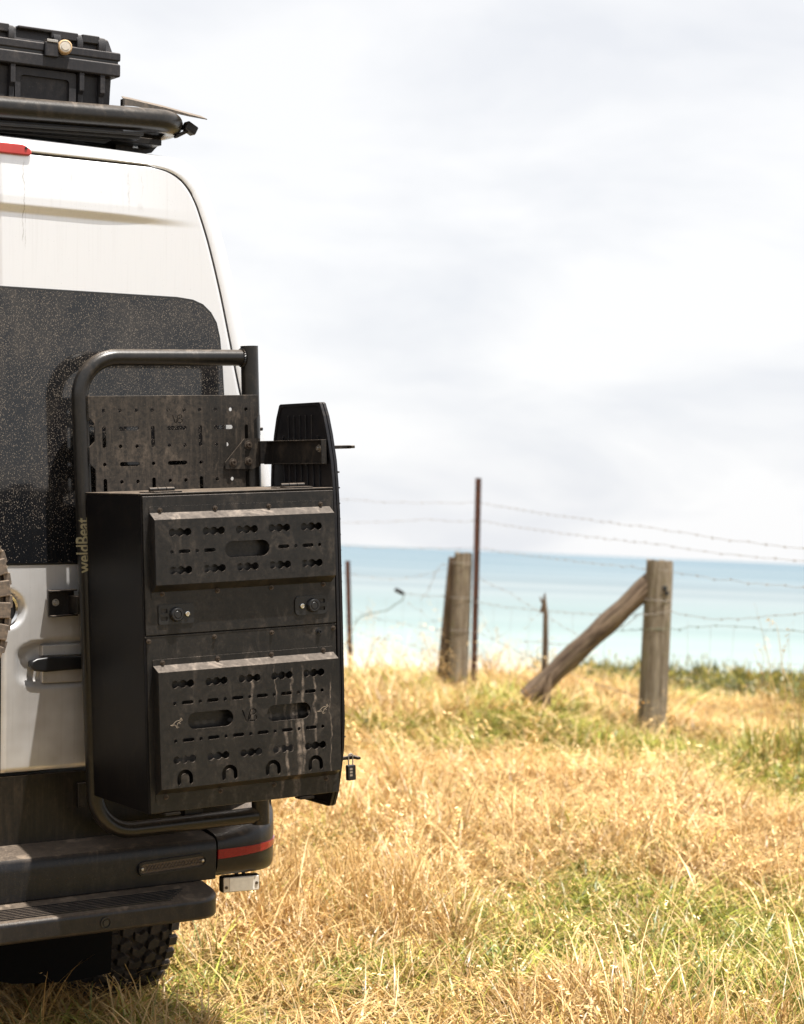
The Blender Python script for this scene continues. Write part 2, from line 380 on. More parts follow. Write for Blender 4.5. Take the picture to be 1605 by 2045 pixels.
# ------------------------------------------------------------------ terrain
def vnoise(x, y, s, seed=0):
    x = np.asarray(x, float) / s + seed * 17.3; y = np.asarray(y, float) / s + seed * 9.1
    xi = np.floor(x); yi = np.floor(y); fx = x - xi; fy = y - yi; fx = fx * fx * (3 - 2 * fx); fy = fy * fy * (3 - 2 * fy)
    h = lambda a, b: np.modf(np.abs(np.sin(a * 127.1 + b * 311.7 + seed * 5.3) * 43758.5453))[0]
    return (h(xi, yi) * (1 - fx) + h(xi + 1, yi) * fx) * (1 - fy) + (h(xi, yi + 1) * (1 - fx) + h(xi + 1, yi + 1) * fx) * fy
def ground_z(x, y):
    x = np.asarray(x, float); y = np.asarray(y, float)
    cx = np.clip(x, -3.5, 1.4); cy = np.clip(y, 1, 9.6)
    z = .0308 * (cx + 1.078) + .0367 * (cy - 5.947)
    away = np.clip((np.hypot(x + 1.6, y - 7.2) - 2.2) / 2.5, 0, 1)
    z = z + away * ((vnoise(x, y, 2.2, 1) - .5) * .09 + (vnoise(x, y, .8, 2) - .5) * .05)
    z = z + .10 * np.exp(-(((x - 1.3) / 1.3) ** 2 + ((y - 11.2) / 1.6) ** 2))
    z = z + .22 * np.exp(-(((x - .95) / .6) ** 2 + ((y - 15.1) / .9) ** 2)) + .07 * np.exp(-(((x - .4) / 1.4) ** 2 + ((y - 18.6) / 1.2) ** 2))
    z = z + .07 * np.clip((y - 9) / 5, 0, 1)
    d = np.clip(y - (20.6 - np.clip((x - 1.5) * .9, 0, 2.2)), 0, None); z = z - .12 * d - .30 * np.clip(y - 31, 0, None)
    return np.maximum(z, -24)
gx = np.unique(np.concatenate([np.linspace(-300, -30, 12), np.linspace(-30, -6, 13), np.linspace(-6, 9, 91), np.linspace(9, 40, 16), np.linspace(40, 300, 12)]))
gy = np.unique(np.concatenate([np.linspace(-300, -10, 12), np.linspace(-10, 3, 14), np.linspace(3, 24, 120), np.linspace(24, 110, 50)]))
X, Y = np.meshgrid(gx, gy); Z = ground_z(X, Y)
nx, ny = len(gx), len(gy)
vs = np.stack([X.ravel(), Y.ravel(), Z.ravel()], 1)
fs = [(j * nx + i, j * nx + i + 1, (j + 1) * nx + i + 1, (j + 1) * nx + i) for j in range(ny - 1) for i in range(nx - 1)]
me = bpy.data.meshes.new('ground'); me.from_pydata(vs.tolist(), [], fs)
m = Mat('dry_thatch_soil')
c = m.mix(m.step(m.noise(7, 6, .7), .35, .65), (.12, .085, .04, 1), (.28, .20, .09, 1))
c = m.mix(m.math('MULTIPLY', m.step(m.noise(1.3, 4, .6), .5, .7), .5), c, (.12, .12, .035, 1))
c = m.mix(m.step(m.noise(70, 5, .8), .55, .75), c, (.10, .065, .03, 1))
m.principled(Base_Color=c, Roughness=.95, Specular_IOR_Level=.1, Normal=m.bump(m.noise(40, 6, .8), 1, .05)); M['soil'] = m.m
finish('ground', me, M['soil'], kind='structure', angle=180)

# sea
SEA = -20.0
sx = np.concatenate([-np.geomspace(60000, 20, 24), [0], np.geomspace(20, 60000, 24)]); sy = np.concatenate([[40, 80], np.geomspace(100, 70000, 40)])
X, Y = np.meshgrid(sx, sy); nx, ny = len(sx), len(sy)
me = bpy.data.meshes.new('sea'); me.from_pydata(np.stack([X.ravel(), Y.ravel(), np.full(X.size, SEA)], 1).tolist(), [], [(j * nx + i, j * nx + i + 1, (j + 1) * nx + i + 1, (j + 1) * nx + i) for j in range(ny - 1) for i in range(nx - 1)])
m = Mat('shallow_sea_water')
sp = m.n('ShaderNodeSeparateXYZ'); m.l(m.geo.outputs['Position'], sp.inputs[0])
n1 = m.noise(.0035, 5, .6, vec=m.geo.outputs['Position'], stretch=(.25, 1, 1))
n2 = m.noise(.018, 5, .65, vec=m.geo.outputs['Position'], stretch=(.22, 1, 1))
dist = m.math('ADD', sp.outputs[1], m.math('MULTIPLY', m.math('SUBTRACT', n2, .5), 90))
inv = m.math('DIVIDE', 20.0, dist)                       # falls with distance off shore
rp = m.n('ShaderNodeValToRGB'); rp.color_ramp.interpolation = 'EASE'
m.l(m.math('MULTIPLY', inv, 10), rp.inputs[0])
els = rp.color_ramp.elements; els[0].position = .0; els[0].color = (.105, .160, .200, 1); els[1].position = 1; els[1].color = (.5, .5, .5, 1)
for p, cc in ((.07, (.120, .172, .205)), (.15, (.170, .207, .224)), (.26, (.183, .235, .240)), (.38, (.205, .266, .262)), (.47, (.240, .302, .290))):
    e = els.new(p); e.color = C4(cc)
sand = m.mix(m.step(n1, .40, .62), rp.outputs[0], m.mix(.22, rp.outputs[0], (.42, .44, .43, 1)))
foam = m.math('ADD', m.step(m.math('MULTIPLY', inv, 10), .47, .54), m.math('MULTIPLY', m.step(n2, .66, .72), m.step(inv, .012, .05)), clamp=True)
c = m.mix(foam, sand, (.80, .80, .80, 1))
bn = m.noise(.5, 4, .7, vec=m.geo.outputs['Position'], stretch=(.4, 1, 1))
m.principled(Base_Color=c, Roughness=.6, Specular_IOR_Level=.08, Normal=m.bump(bn, .5, .5))
finish('sea', me, m.m, kind='structure', angle=180)

# ------------------------------------------------------------------ van frame
VB_M = basis((.8196, .5711, .0463), None, (-.0308, -.0367, .9989), (-1.107, 5.9116, EYE - .6915))
RK_M = basis((.8547, .5129, .0802), None, (-.0637, -.0497, .9967), (-.6486, 5.6117, EYE - .7516))
van = empty('camper_van', VB_M @ Matrix.Translation((0, 0, -.96)), 'white high-roof camper van seen from its right rear corner, muddy black bumper', 'van')
VO = Vector((0, 0, .96))
def vpart(mb_or_me, name, mat, parent=None, **kw):
    """a part of the van, drawn from the sill of the rear doors upwards"""
    if isinstance(mb_or_me, MB): o = mb_or_me.build(name, mat, parent or van, **kw)
    else: o = finish(name, mb_or_me, mat, parent or van, **kw)
    if parent is None: o.location = VO
    return o

S_ = [(.895, .05), (.895, .3), (.88, .6), (.845, .85), (.773, 1.113), (.737, 1.263), (.70, 1.413), (.66, 1.55), (.629, 1.634), (.612, 1.672), (.590, 1.706), (.560, 1.734), (.522, 1.752), (.475, 1.760), (.40, 1.764), (0, 1.766)]
F_ = [(.95, .05), (.965, .3), (.955, .6), (.93, .85), (.882, 1.113), (.849, 1.245), (.806, 1.40), (.765, 1.545), (.732, 1.64), (.703, 1.71), (.688, 1.745), (.660, 1.784), (.63, 1.800), (.58, 1.814), (.3, 1.822), (0, 1.826)]
def spline(pts, per=6):
    P = [Vector(p) for p in pts]; out = []
    for i in range(len(P) - 1):
        p0 = P[max(i - 1, 0)]; p1 = P[i]; p2 = P[i + 1]; p3 = P[min(i + 2, len(P) - 1)]
        for k in range(per):
            t = k / per; out.append(.5 * ((2 * p1) + (p2 - p0) * t + (2 * p0 - 5 * p1 + 4 * p2 - p3) * t * t + (3 * p1 - p0 - 3 * p2 + p3) * t ** 3))
    return out + [P[-1]]
S = spline(S_); Fv = spline(F_)
mb = MB(); vs = []; rings = []
prof = [(0, .034), (.0, .004)] + [(math.sin(a), .125 * (1 - math.cos(a))) for a in [math.radians(q) for q in (8, 20, 32, 44, 56, 68, 80, 90)]]
for k, y in prof: rings.append((k, y))
rings += [(1, .6), (1, 3.2), (.99, 5.0), (.93, 5.5)]
for side in (1, -1):
    vs = []; n = len(S)
    for k, y in rings:
        for a, b in zip(S, Fv):
            p = a.lerp(b, k) if k else a.copy()
            g = .0035 if k == 0 else 0
            vs.append((side * (p.x + g), y, p.y + (g if p.x < .6 else 0)))
    fs = [(j * n + i, j * n + i + 1, (j + 1) * n + i + 1, (j + 1) * n + i) for j in range(len(rings) - 1) for i in range(n - 1)]
    mb.add(vs, fs)
body = vpart(mb, 'body_shell', M['white'], angle=60)
mb = MB(); mb.box((-.93, .02, -.06), (.93, 5.3, -.02)); mb.box((-.90, 5.38, -.1), (.90, 5.44, 1.75)); mb.box((-.86, .10, -.34), (.86, .50, -.06)); mb.box((-.55, .5, -.34), (.55, 5.2, -.1)); mb.box((-.50, .42, -.56), (.42, 1.7, -.3)); mb.cyl((-.7, 1.0, -.572), (.7, 1.0, -.572), .06)  # the low central box is added to keep the space under the van dark
vpart(mb, 'underbody', M['black'])
shade_m = plain('matt_black_shade', (.004, .004, .004), .9, 0, .25, 30, Specular_IOR_Level=.1)  # dull black sheets added under the van to stand in for its shade
for sd in (1, -1):
    mb = MB(); mb.prism([(sd * x, z) for x, z in ((.08, -.26), (.650, -.26), (.655, -.60), (.648, -.775), (.50, -.785), (.30, -.765), (.10, -.70))], .585, .592)
    vpart(mb, 'under_van_shade', shade_m)

# rear doors: a skin with the styling crease and the handle recess
def door_mesh(side):
    xs_n, zs = 110, []
    z = 0.0
    zs = list(np.linspace(0, 1.5, 190)) + list(np.linspace(1.508, 1.70, 60)) + list(np.linspace(1.703, 1.7618, 30))
    SX = np.array([p.x for p in S]); SZ = np.array([p.y for p in S])
    vs = []
    for z in zs:
        xr = float(np.interp(z, SZ, SX))
        xl = -.004 - .022 * max(0, z - .55) / 1.2 if side > 0 else .0 + .022 * max(0, z - .55) / 1.2 + .0
        xl = (-.001 - .022 * max(0, z - .55) / 1.2) if side > 0 else (.005 + .022 * max(0, z - .55) / 1.2)
        for i in range(xs_n + 1):
            x = xl + (xr - .0025 - xl) * i / xs_n
            y = 0.0
            # crease under the roof bulge
            k = min(1, max(0, (.66 - x) / .40)); k = k * k * (3 - 2 * k)
            u = (z - 1.606 + .006 * x) / .013
            y -= .011 * k * (0 if u < -1 else (1 if u > 1 else .5 + .75 * u - .25 * u ** 3)) * max(0, 1 - max(0, z - 1.64) / .14)
            # edges turn in
            e = min(xr - .0025 - x, x - xl, z, 1.763 - z)
            if e < .006: y += .006 - math.sqrt(max(0, .006 ** 2 - (.006 - e) ** 2))
            if side > 0:
                # handle recess
                q = ((x - .23) / .175) ** 4 + ((z - .308) / .062) ** 4
                if q < 1.6: y += .024 * max(0, min(1, (1.35 - q) / .75))
                q = math.hypot(x - .012, z - .466)
                if q < .062: y += .022 * max(0, min(1, (.055 - q) / .012))
            vs.append((side * x, y, z))
    n = xs_n + 1
    fs = [(j * n + i, j * n + i + 1, (j + 1) * n + i + 1, (j + 1) * n + i) for j in range(len(zs) - 1) for i in range(n - 1)]
    return MB().add(vs, fs)
door = vpart(door_mesh(1), 'rear_door', M['white'], angle=60, label='white right rear door with black glass and black handle')
vpart(door_mesh(-1), 'rear_door', M['white'], angle=60)
# dark jamb seen in the gap round the doors
mb = MB(); mb.add([(x * sd, y, z) for sd in (1,) for x, z in [(p.x + .02, p.y + .015) for p in S] for y in (.029,)] + [(0, .029, -.02)], [tuple(range(len(S) + 1))])
mb.add([(-x, .029, z) for x, z in [(p.x + .02, p.y + .015) for p in S]] + [(0, .029, -.02)], [tuple(range(len(S) + 1))])
vpart(mb, 'door_gap', M['seal'])
# window
WOUT = [(.742, .592), (.735, .80), (.722, 1.02), (.710, 1.18), (.700, 1.27), (.688, 1.315), (.668, 1.345), (.640, 1.368), (.605, 1.380), (.55, 1.385), (.25, 1.3845), (-.30, 1.384), (-.55, 1.383), (-.66, 1.36), (-.70, 1.27), (-.742, .592)]
def shrink(p, d):
    c = Vector((0, .98)); out = []
    for q in p:
        v = Vector(q) - c; out.append((c.x + v.x * (1 - d / .72), c.y + v.y * (1 - d / .40)))
    return out
mb = MB(); mb.prism(WOUT, -.003, .012); vpart(mb, 'window_seal', M['seal'], door, bevel=.002)
mb = MB(); mb.prism(shrink(WOUT, .006), -.0045, .010); vpart(mb, 'window_glass', M['glass'], door)
# handle
mb = MB(); hp = [(.078, .306), (.082, .317), (.10, .324), (.14, .328), (.20, .327), (.30, .324), (.36, .322), (.362, .294), (.30, .290), (.20, .287), (.13, .284), (.095, .288), (.081, .296)]
mb.prism(hp, -.020, -.001); mb.box((.34, -.01, .296), (.36, .03, .32)); mb.box((.09, -.01, .296), (.11, .03, .316))
vpart(mb, 'door_handle', M['black'], door, bevel=.006, seg=4)
mb = MB(); mb.box((.124, .002, .25), (.36, .026, .288)); mb.box((.124, .004, .328), (.36, .026, .36)); vpart(mb, 'handle_backing', M['white'], door, bevel=.004)
# round badge with a chrome ring, half behind the spare wheel
mb = MB(); mb.lathe([(.044, .01), (.050, .002), (.053, -.002), (.050, -.006), (.044, -.003)], (.0, .012, .466), (0, 1, 0), 48)
badge = vpart(mb, 'badge_ring', M['chrome'], door)
mb = MB(); mb.lathe([(0, .0), (.045, .002)], (.0, .016, .466), (0, -1, 0), 40); vpart(mb, 'badge_disc', M['black'], door)
# brake light along the roof edge
bl = [(-.26, 1.758), (.052, 1.757), (.068, 1.758), (.075, 1.764), (.070, 1.774), (.058, 1.783), (.045, 1.787), (-.26, 1.787)]
mb = MB(); mb.prism(bl, -.013, .02); br = vpart(mb, 'brake_light', M['red_pale'], bevel=.004, seg=3)
mb = MB(); mb.lathe([(0, .004), (.004, .004), (.004, 0), (.006, 0)], (.055, -.0115, 1.777), (0, -1, 0), 14); vpart(mb, 'screw', M['black'], br)

# lower panel, bumper and step
mb = MB(); mb.prism([(-.93, -.012), (.90, -.012), (.90, -.26), (-.93, -.26)], .004, .03); vpart(mb, 'lower_panel', M['panel'])
mb = MB(); prof2 = [(.03, -.205), (-.02, -.212), (-.095, -.222), (-.113, -.228), (-.121, -.240), (-.123, -.262), (-.118, -.348), (-.05, -.348), (.03, -.348)]
n = len(prof2); xs = [-.64, .636]
mb.add([(x, y, z) for x in xs for y, z in prof2], [tuple(range(n)), tuple(range(2 * n - 1, n - 1, -1))] + [(i, (i + 1) % n, (i + 1) % n + n, i + n) for i in range(n)])
bumper = vpart(mb, 'rear_bumper', M['plastic'], bevel=.004)
outer = spline([(.640, -.121), (.72, -.117), (.80, -.098), (.865, -.055), (.915, .015), (.945, .10), (.958, .2), (.963, .45)], 5)
inner = spline([(.640, .02), (.72, .02), (.80, .02), (.85, .03), (.90, .055), (.932, .12), (.950, .2), (.957, .45)], 5)
def ring(t, z0, z1=None, off=0):
    out = []
    for i, (a, b) in enumerate(zip(inner, outer)):
        p = a.lerp(b, t); q = i / (len(inner) - 1)
        zz_ = z0 if z1 is None else z0 + (z1 - z0) * (q ** 1.2); out.append((p.x + off, p.y, zz_))
    return out
for sd in (1, -1):
    mb = MB(); rg = [ring(0, .065, .065), ring(0, -.198, .02), ring(.4, -.205, -.02), ring(.78, -.216, -.11), ring(.93, -.224, -.14), ring(1, -.240, -.18), ring(1.0, -.258, -.250), ring(.985, -.2585, -.2505), ring(.985, -.2885, -.274), ring(1.0, -.289, -.275), ring(.99, -.31, -.31), ring(.93, -.328, -.35), ring(.8, -.342, -.36), ring(0, -.342, -.36)]
    n = len(rg[0]); mb.add([(sd * x, y, z) for r_ in rg for x, y, z in r_], [(j * n + i, j * n + i + 1, (j + 1) * n + i + 1, (j + 1) * n + i) for j in range(len(rg) - 1) for i in range(n - 1)] + [tuple(j * n for j in range(len(rg)))])
    corner = vpart(mb, 'bumper_corner', M['plastic'], angle=40)
    lo = [Vector((p.x, p.y)) for p in outer[:23]]; k = len(lo); vs = []
    for i, p in enumerate(lo):
        nrm = Vector((lo[min(i + 1, k - 1)].y - lo[max(i - 1, 0)].y, -(lo[min(i + 1, k - 1)].x - lo[max(i - 1, 0)].x))).normalized()
        q = i / (k - 1); zt = -.2595 - .004 * q ** 3; zb = -.2875 + .016 * q ** 1.5
        for o_, z_ in ((-.003, zt), (.0035, zt), (.0035, zb), (-.003, zb)): vs.append((sd * (p.x + nrm.x * o_), p.y + nrm.y * o_, z_))
    fs = [(i * 4 + a, i * 4 + (a + 1) % 4, (i + 1) * 4 + (a + 1) % 4, (i + 1) * 4 + a) for i in range(k - 1) for a in range(4)] + [(0, 1, 2, 3), tuple((k - 1) * 4 + a for a in range(4))]
    vpart(MB().add(vs, fs), 'reflector', M['red'], corner)
# step with ribbed tread
def step_outline(x1, y0, y1, r):
    pts = [(-x1, y0), (x1, y0)]
    for q in range(9): a = math.radians(0 - 90 * q / 8); pts.append((x1 - r + r * math.cos(a) + .0, y1 + r + r * math.sin(a)))
    for q in range(9): a = math.radians(-90 - 90 * q / 8); pts.append((-x1 + r + r * math.cos(a), y1 + r + r * math.sin(a)))
    return pts
mb = MB(); mb.prism(step_outline(.60, -.10, -.245, .085), -.434, -.374, 'xy')
vs = mb.v
mb.v = [(x, y, z if z < -.4 else z + (y + .245) * .19) for x, y, z in vs]
step = vpart(mb, 'step', M['plastic'], bumper, bevel=.012, seg=4)
mb = MB()
for i in range(7):
    y = -.158 - i * .0105; zt = -.374 + (y + .245) * .19
    mb.box((-.5, y - .0026, zt - .003), (.50 - i * .012, y + .0026, zt + .0035))
tag(vpart(mb, 'tread_rib', M['plastic'], bumper), kind='stuff')
mb = MB(); mb.lathe([(0, .003), (.008, .003), (.009, .0), (.0125, .0), (.014, .004), (.016, .004), (.017, -.002)], (.208, -.2455, -.405), (0, -1, 0), 28)
vpart(mb, 'parking_sensor', M['black'], bumper)
# oval marker lamp on the bumper beam
sx0, sx1, sz = .372, .598, -.289
rot = .03
def tilt(pts): return [(x, z + (x - .485) * rot) for x, z in pts]
frame = curve_plate([tilt(rr(sx0, sz - .021, sx1, sz + .021, .02, 8)), tilt(rr(sx0 + .005, sz - .014, sx1 - .005, sz + .014, .013, 8))], .010, -.126)
mk = vpart(frame, 'marker_lamp', M['plastic'], bumper)
mb = MB(); mb.prism(tilt(rr(sx0 + .004, sz - .016, sx1 - .004, sz + .016, .0155, 8)), -.1245, -.118); vpart(mb, 'marker_lens', M['screw'], bumper)
mb = MB()
for i in range(16):
    x = sx0 + .026 + i * .0113
    for s2 in (1, -1): mb.tube([(x, -.1262, sz - s2 * .008 + (x - .485) * rot), (x + .0113, -.1262, sz + s2 * .008 + (x - .474) * rot)], .0011, 6)
tag(vpart(mb, 'lens_ridge', M['screw'], bumper), kind='stuff')
for x in (sx0 + .013, sx1 - .013):
    mb = MB(); mb.lathe([(0, .005), (.004, .004), (.006, 0)], (x, -.126, sz + (x - .485) * rot), (0, -1, 0), 14); vpart(mb, 'screw', M['steel'], bumper)
# small work lamp under the bumper corner
W0 = Vector((.755, -.06, -.383)); R3 = Matrix.Rotation(math.radians(-14), 3, 'Z') @ Matrix.Rotation(math.radians(-1), 3, 'Y')
def wl(mb): mb.v = [tuple(W0 + R3 @ Vector(p)) for p in mb.v]; return mb
mb = wl(MB().box((-.061, -.004, -.0255), (.061, .030, .0255))); lamp = vpart(mb, 'work_lamp', M['black'], bevel=.008, seg=3)
vpart(wl(MB().box((-.056, -.009, -.0225), (.056, -.003, .0225))), 'lamp_cover', M['lens'], lamp, bevel=.003)
vpart(wl(MB().box((-.037, -.011, -.0205), (.040, -.008, .0205))), 'lamp_lens', plain('led_lens', (.78, .76, .70), .25, 0, .2, 90), lamp, bevel=.001)
for x, z in ((-.047, -.008), (.048, .0)):
    mb = MB(); mb.lathe([(0, .003), (.0045, .003), (.005, 0)], (x, -.009, z), (0, -1, 0), 12); vpart(wl(mb), 'screw', M['screw'], lamp)
mb = MB(); mb.box((-.010, .008, .022), (-.004, .028, .055)); mb.box((.012, .008, .022), (.018, .028, .055)); mb.cyl((-.014, .018, .036), (.022, .018, .036), .006, 12); mb.box((-.012, .004, .050), (.02, .03, .056))
mb.tube([(-.022, .02, .052), (-.018, .018, .035), (-.010, .014, .026), (0, .012, .024)], .0022, 8)
vpart(wl(mb), 'lamp_bracket', M['metal'], lamp)

# ------------------------------------------------------------------ wheels
def tyre(mb, R=.388, w=.262):
    h = w / 2
    prof = [(.20, -h * .78), (.25, -h * .95), (.30, -h), (.345, -h * .98), (R - .022, -h * .93), (R - .011, -h * .86), (R - .010, 0), (R - .011, h * .86), (R - .022, h * .93), (.345, h * .98), (.30, h), (.25, h * .95), (.20, h * .78)]
    return mb.lathe(prof, (0, 0, 0), (1, 0, 0), 72)
def block_mesh(poly, R0, R1, mat, name='tread_block'):
    """one tread lug: poly in (across, around) metres, curved round the tyre"""
    vs = []; n = len(poly)
    cx = sum(p[0] for p in poly) / n; cy = sum(p[1] for p in poly) / n
    for R, k in ((R0, 1), (R1 - .002, .99), (R1, .94)):
        for x, t in poly:
            x = cx + (x - cx) * k; t = cy + (t - cy) * k
            a = t / .39; rr_ = R - max(0, abs(x) - .10) * .22; vs.append((x, -rr_ * math.cos(a), rr_ * math.sin(a)))
    fs = [tuple(2 * n + i for i in range(n))] + [(j * n + i, j * n + (i + 1) % n, (j + 1) * n + (i + 1) % n, (j + 1) * n + i) for j in (0, 1) for i in range(n)]
    me = bpy.data.meshes.new(name); me.from_pydata(vs, [], fs); me.materials.append(mat); return me
BL = [  # lug outlines across the tread
    [(-.133, -.012), (-.133, .020), (-.094, .022), (-.088, .010), (-.088, -.013)],
    [(-.082, -.016), (-.084, .010), (-.058, .024), (-.040, .014), (-.044, -.010), (-.060, -.022)],
    [(-.034, -.006), (-.036, .020), (-.012, .010), (.004, .024), (.014, .012), (.012, -.012), (-.010, -.020)],
    [(.020, -.020), (.022, .006), (.040, .022), (.060, .010), (.062, -.012), (.044, -.022)],
    [(.068, -.020), (.068, .010), (.090, .018), (.092, -.012)],
    [(.098, -.018), (.098, .014), (.133, .012), (.133, -.020)]]
def wheel(parent, loc, mats, full=True, nb=44, axis_flip=1, name='wheel'):
    w = tyre(MB()).build('tyre', mats[0], parent); w.location = loc
    mb = MB(); mb.lathe([(.0, -.02), (.06, -.02), (.07, .0), (.16, .02), (.19, .09), (.205, .105), (.21, .0), (.205, -.105), (.0, -.105)], (0, 0, 0), (axis_flip, 0, 0), 40)
    r_ = mb.build('rim', M['black'], parent); r_.location = loc
    if not full: return w
    meshes = [block_mesh(p, .375, .395, mats[0]) for p in BL]
    for k in range(nb):
        for j, me_ in enumerate(meshes):
            o = bpy.data.objects.new('tread_block', me_); COL.objects.link(o); o.parent = w
            o.rotation_euler = (2 * math.pi * (k + (.5 if j % 2 else 0)) / nb, 0, 0)
    return w
def wgroup(x, y, flip, full, nb=44):
    g = bpy.data.objects.new('wheel', None); COL.objects.link(g); g.parent = van; g.location = VO + Vector((x, y, -.572)); g.empty_display_size = .1
    wheel(g, (0, 0, 0), (M['rubber'],), full, nb, flip); return g
wgroup(.79, 1.0, 1, True)
wgroup(-.79, 1.0, -1, True, 44)
wgroup(.79, 4.66, 1, False); wgroup(-.79, 4.66, -1, False)

# spare wheel on the left door
sp_m = VB_M @ Matrix.Translation((-.552, -.30, .515)) @ Matrix.Rotation(math.radians(90), 4, 'Z')
spare = empty('spare_wheel', sp_m, 'muddy chunky spare tyre on the left rear door, cut by the photo edge', 'spare wheel')
wheel(spare, (0, 0, 0), (M['rubber_dusty'],), True, 40, -1)
for k in range(40):
    a = 2 * math.pi * (k + .3) / 40
    o = MB().box((.110, -.022, .345), (.1405, .020, .384 if k % 2 else .372)).build('shoulder_lug', M['rubber_dusty'], spare, bevel=.003) if k == 0 else None
    if k == 0: first = o
    else: o = copy_to(first, spare)
    o.rotation_euler = (a, 0, 0)
    if k == 0: first2 = MB().box((-.1405, -.022, .345), (-.110, .020, .380)).build('shoulder_lug', M['rubber_dusty'], spare, bevel=.003); o2 = first2
    else: o2 = copy_to(first2, spare)
    o2.rotation_euler = (a, 0, 0)
MB().cyl((-.1, 0, 0), (-.30, 0, 0), .05, 20).build('mount', M['metal'], spare)

# ------------------------------------------------------------------ swing-out rack
rack = empty('rear_rack', RK_M, 'black tube frame rack with drilled plate on the right rear door', 'rack')
TY = .412; TR = .0240
mb = MB(); path = arc_path([(.520, TY, 1.253), (0, TY, 1.253), (.016, TY, -.115), (.530, TY, -.118)], .115, 12)
mb.tube(path, TR, 24)
tubep = mb.build('frame_tube', M['tube'], rack, angle=60)
mb = MB(); mb.tube([(.5457, TY, 1.288), (.5457, TY, -.146)], .0265, 28); mb.build('frame_post', M['tube'], rack, angle=60)
mb = MB()
for k in range(26):
    a = 2 * math.pi * k / 26; mb.tube([(.5457 - .0265 * .93, TY + .0245 * math.cos(a), 1.253 + .0245 * math.sin(a)), (.5457 - .0265 * .93 - .003, TY + .0262 * math.cos(a + .2), 1.253 + .0262 * math.sin(a + .2))], .0035, 6)
mb.build('weld_bead', M['tube'], rack)
# lettering on the left tube, reading upwards
tm = text_mesh('weldBeat', .040, .0006, Matrix.Translation((-.013, TY - TR - .0012, .717)) @ Matrix.Rotation(math.radians(-90), 4, 'Y') @ Matrix.Rotation(math.radians(90), 4, 'X'), .0006, 1.0, [x * .0025 - .024 for x in range(20)])
zs_ = [v.co.z for v in tm.vertices]; k_ = .158 / (max(zs_) - min(zs_)); zc = (max(zs_) + min(zs_)) / 2
for v in tm.vertices:
    z = .717 + (v.co.z - zc) * k_; x = v.co.x; dy = v.co.y - (TY - TR - .0012)
    v.co = (x + .0065, TY - math.sqrt(max(1e-6, (TR + .0012) ** 2 - x * x)) + dy, z)
finish('lettering', tm, M['lettering'], rack, angle=30)
# drilled plate
PY = .387
po = [(.016, 1.141), (.557, 1.140), (.5575, 1.080), (.541, 1.064), (.541, 1.012), (.5575, .996), (.5575, .945), (.541, .93), (.510, .915), (.510, .845), (.033, .845), (.033, .932), (.016, .950), (.016, .996), (.033, 1.012), (.033, 1.064), (.016, 1.082)]
ho = [circ(.0615 + .0505 * k, 1.0995, .0056) for k in range(10)]
for z in (1.0475, .9455): ho += [slot(x, z, .062, .012) for x in (.139, .290, .441) if not (z < 1 and x > .4)]
ho += [slot(x, 1.0235, .062, .0115, True) for x in (.062, .2135, .365, .516)]
ho += [circ(x, .9965, .0056) for x in (.112, .163, .265, .315, .416, .452)] + [circ(x, .9455, .0056) for x in (.0615, .2135, .365)]
ho += [circ(x, .8945, .0056) for x in (.113, .163, .265, .315, .416, .466)] + [slot(x, .881, .048, .0115, True) for x in (.062, .2135, .365)]
pl = finish('drilled_plate', curve_plate([po] + ho + vb_strokes(.292, 1.0735, .0150, .0028), .004, PY), M['plate'], rack)
mb = MB(); mb.box((.018, PY - .002, 1.1385), (.555, PY + .020, 1.1415)); mb.build('plate_lip', M['plate'], rack, bevel=.001)
for x in (.0175, .555):
    mb = MB()
    for k in range(9): mb.tube([(x, PY + .006, 1.070 + k * .008), (x, PY + .006, 1.076 + k * .008)], .004, 8)
    mb.build('weld_bead', M['plate'], rack)
# bracket that carries the recovery boards
gp = [(.440, .924), (.440, .943), (.505, 1.012), (.556, 1.012), (.556, .93), (.528, .921)]
gus = finish('gusset_plate', curve_plate([gp], .005, PY - .008), M['plate'], rack, bevel=.001)
def bolt(parent, p, d, r=.011, mat='screw', name='bolt'):
    mb = MB(); mb.lathe([(0, .0045), (r * .32, .0045), (r * .34, .009), (r * .62, .009), (r * .74, .006), (r * .78, .002), (r * 1.15, .002), (r * 1.2, 0)], p, d, 18)
    return mb.build(name, M[mat], parent)
for x, z in ((.517, .993), (.465, .942), (.516, .945)): bolt(gus, (x, PY - .0105, z), (0, -1, 0))
mb = MB(); mb.box((.550, .362, .936), (.592, .386, 1.004)); mb.box((.586, .030, .934), (.5895, .385, 1.0035)); mb.box((.572, .030, 1.0005), (.589, .385, 1.0035)); mb.box((.572, .030, .934), (.589, .385, .937)); mb.box((.572, .028, .934), (.589, .0315, 1.0035))
arm = mb.build('board_bracket', M['metal'], rack, bevel=.0008)
bolt(arm, (.586, .064, .979), (-1, 0, 0), .010, 'steel'); bolt(arm, (.586, .376, .985), (-1, 0, 0), .008, 'steel')
for q, (z, u1) in enumerate(((.981, .684), (.085, .680))):
    mb = MB(); mb.cyl((.585, .058, z), (u1 - .006, .058, z), .0050, 12); mb.box((.625, .052, z - .005), (u1, .064, z + .005)); mb.box((u1 - .012, .030, z - .0042), (u1, .086, z + .0042))
    mb.build('mounting_pin', M['metal'], rack, bevel=.002)
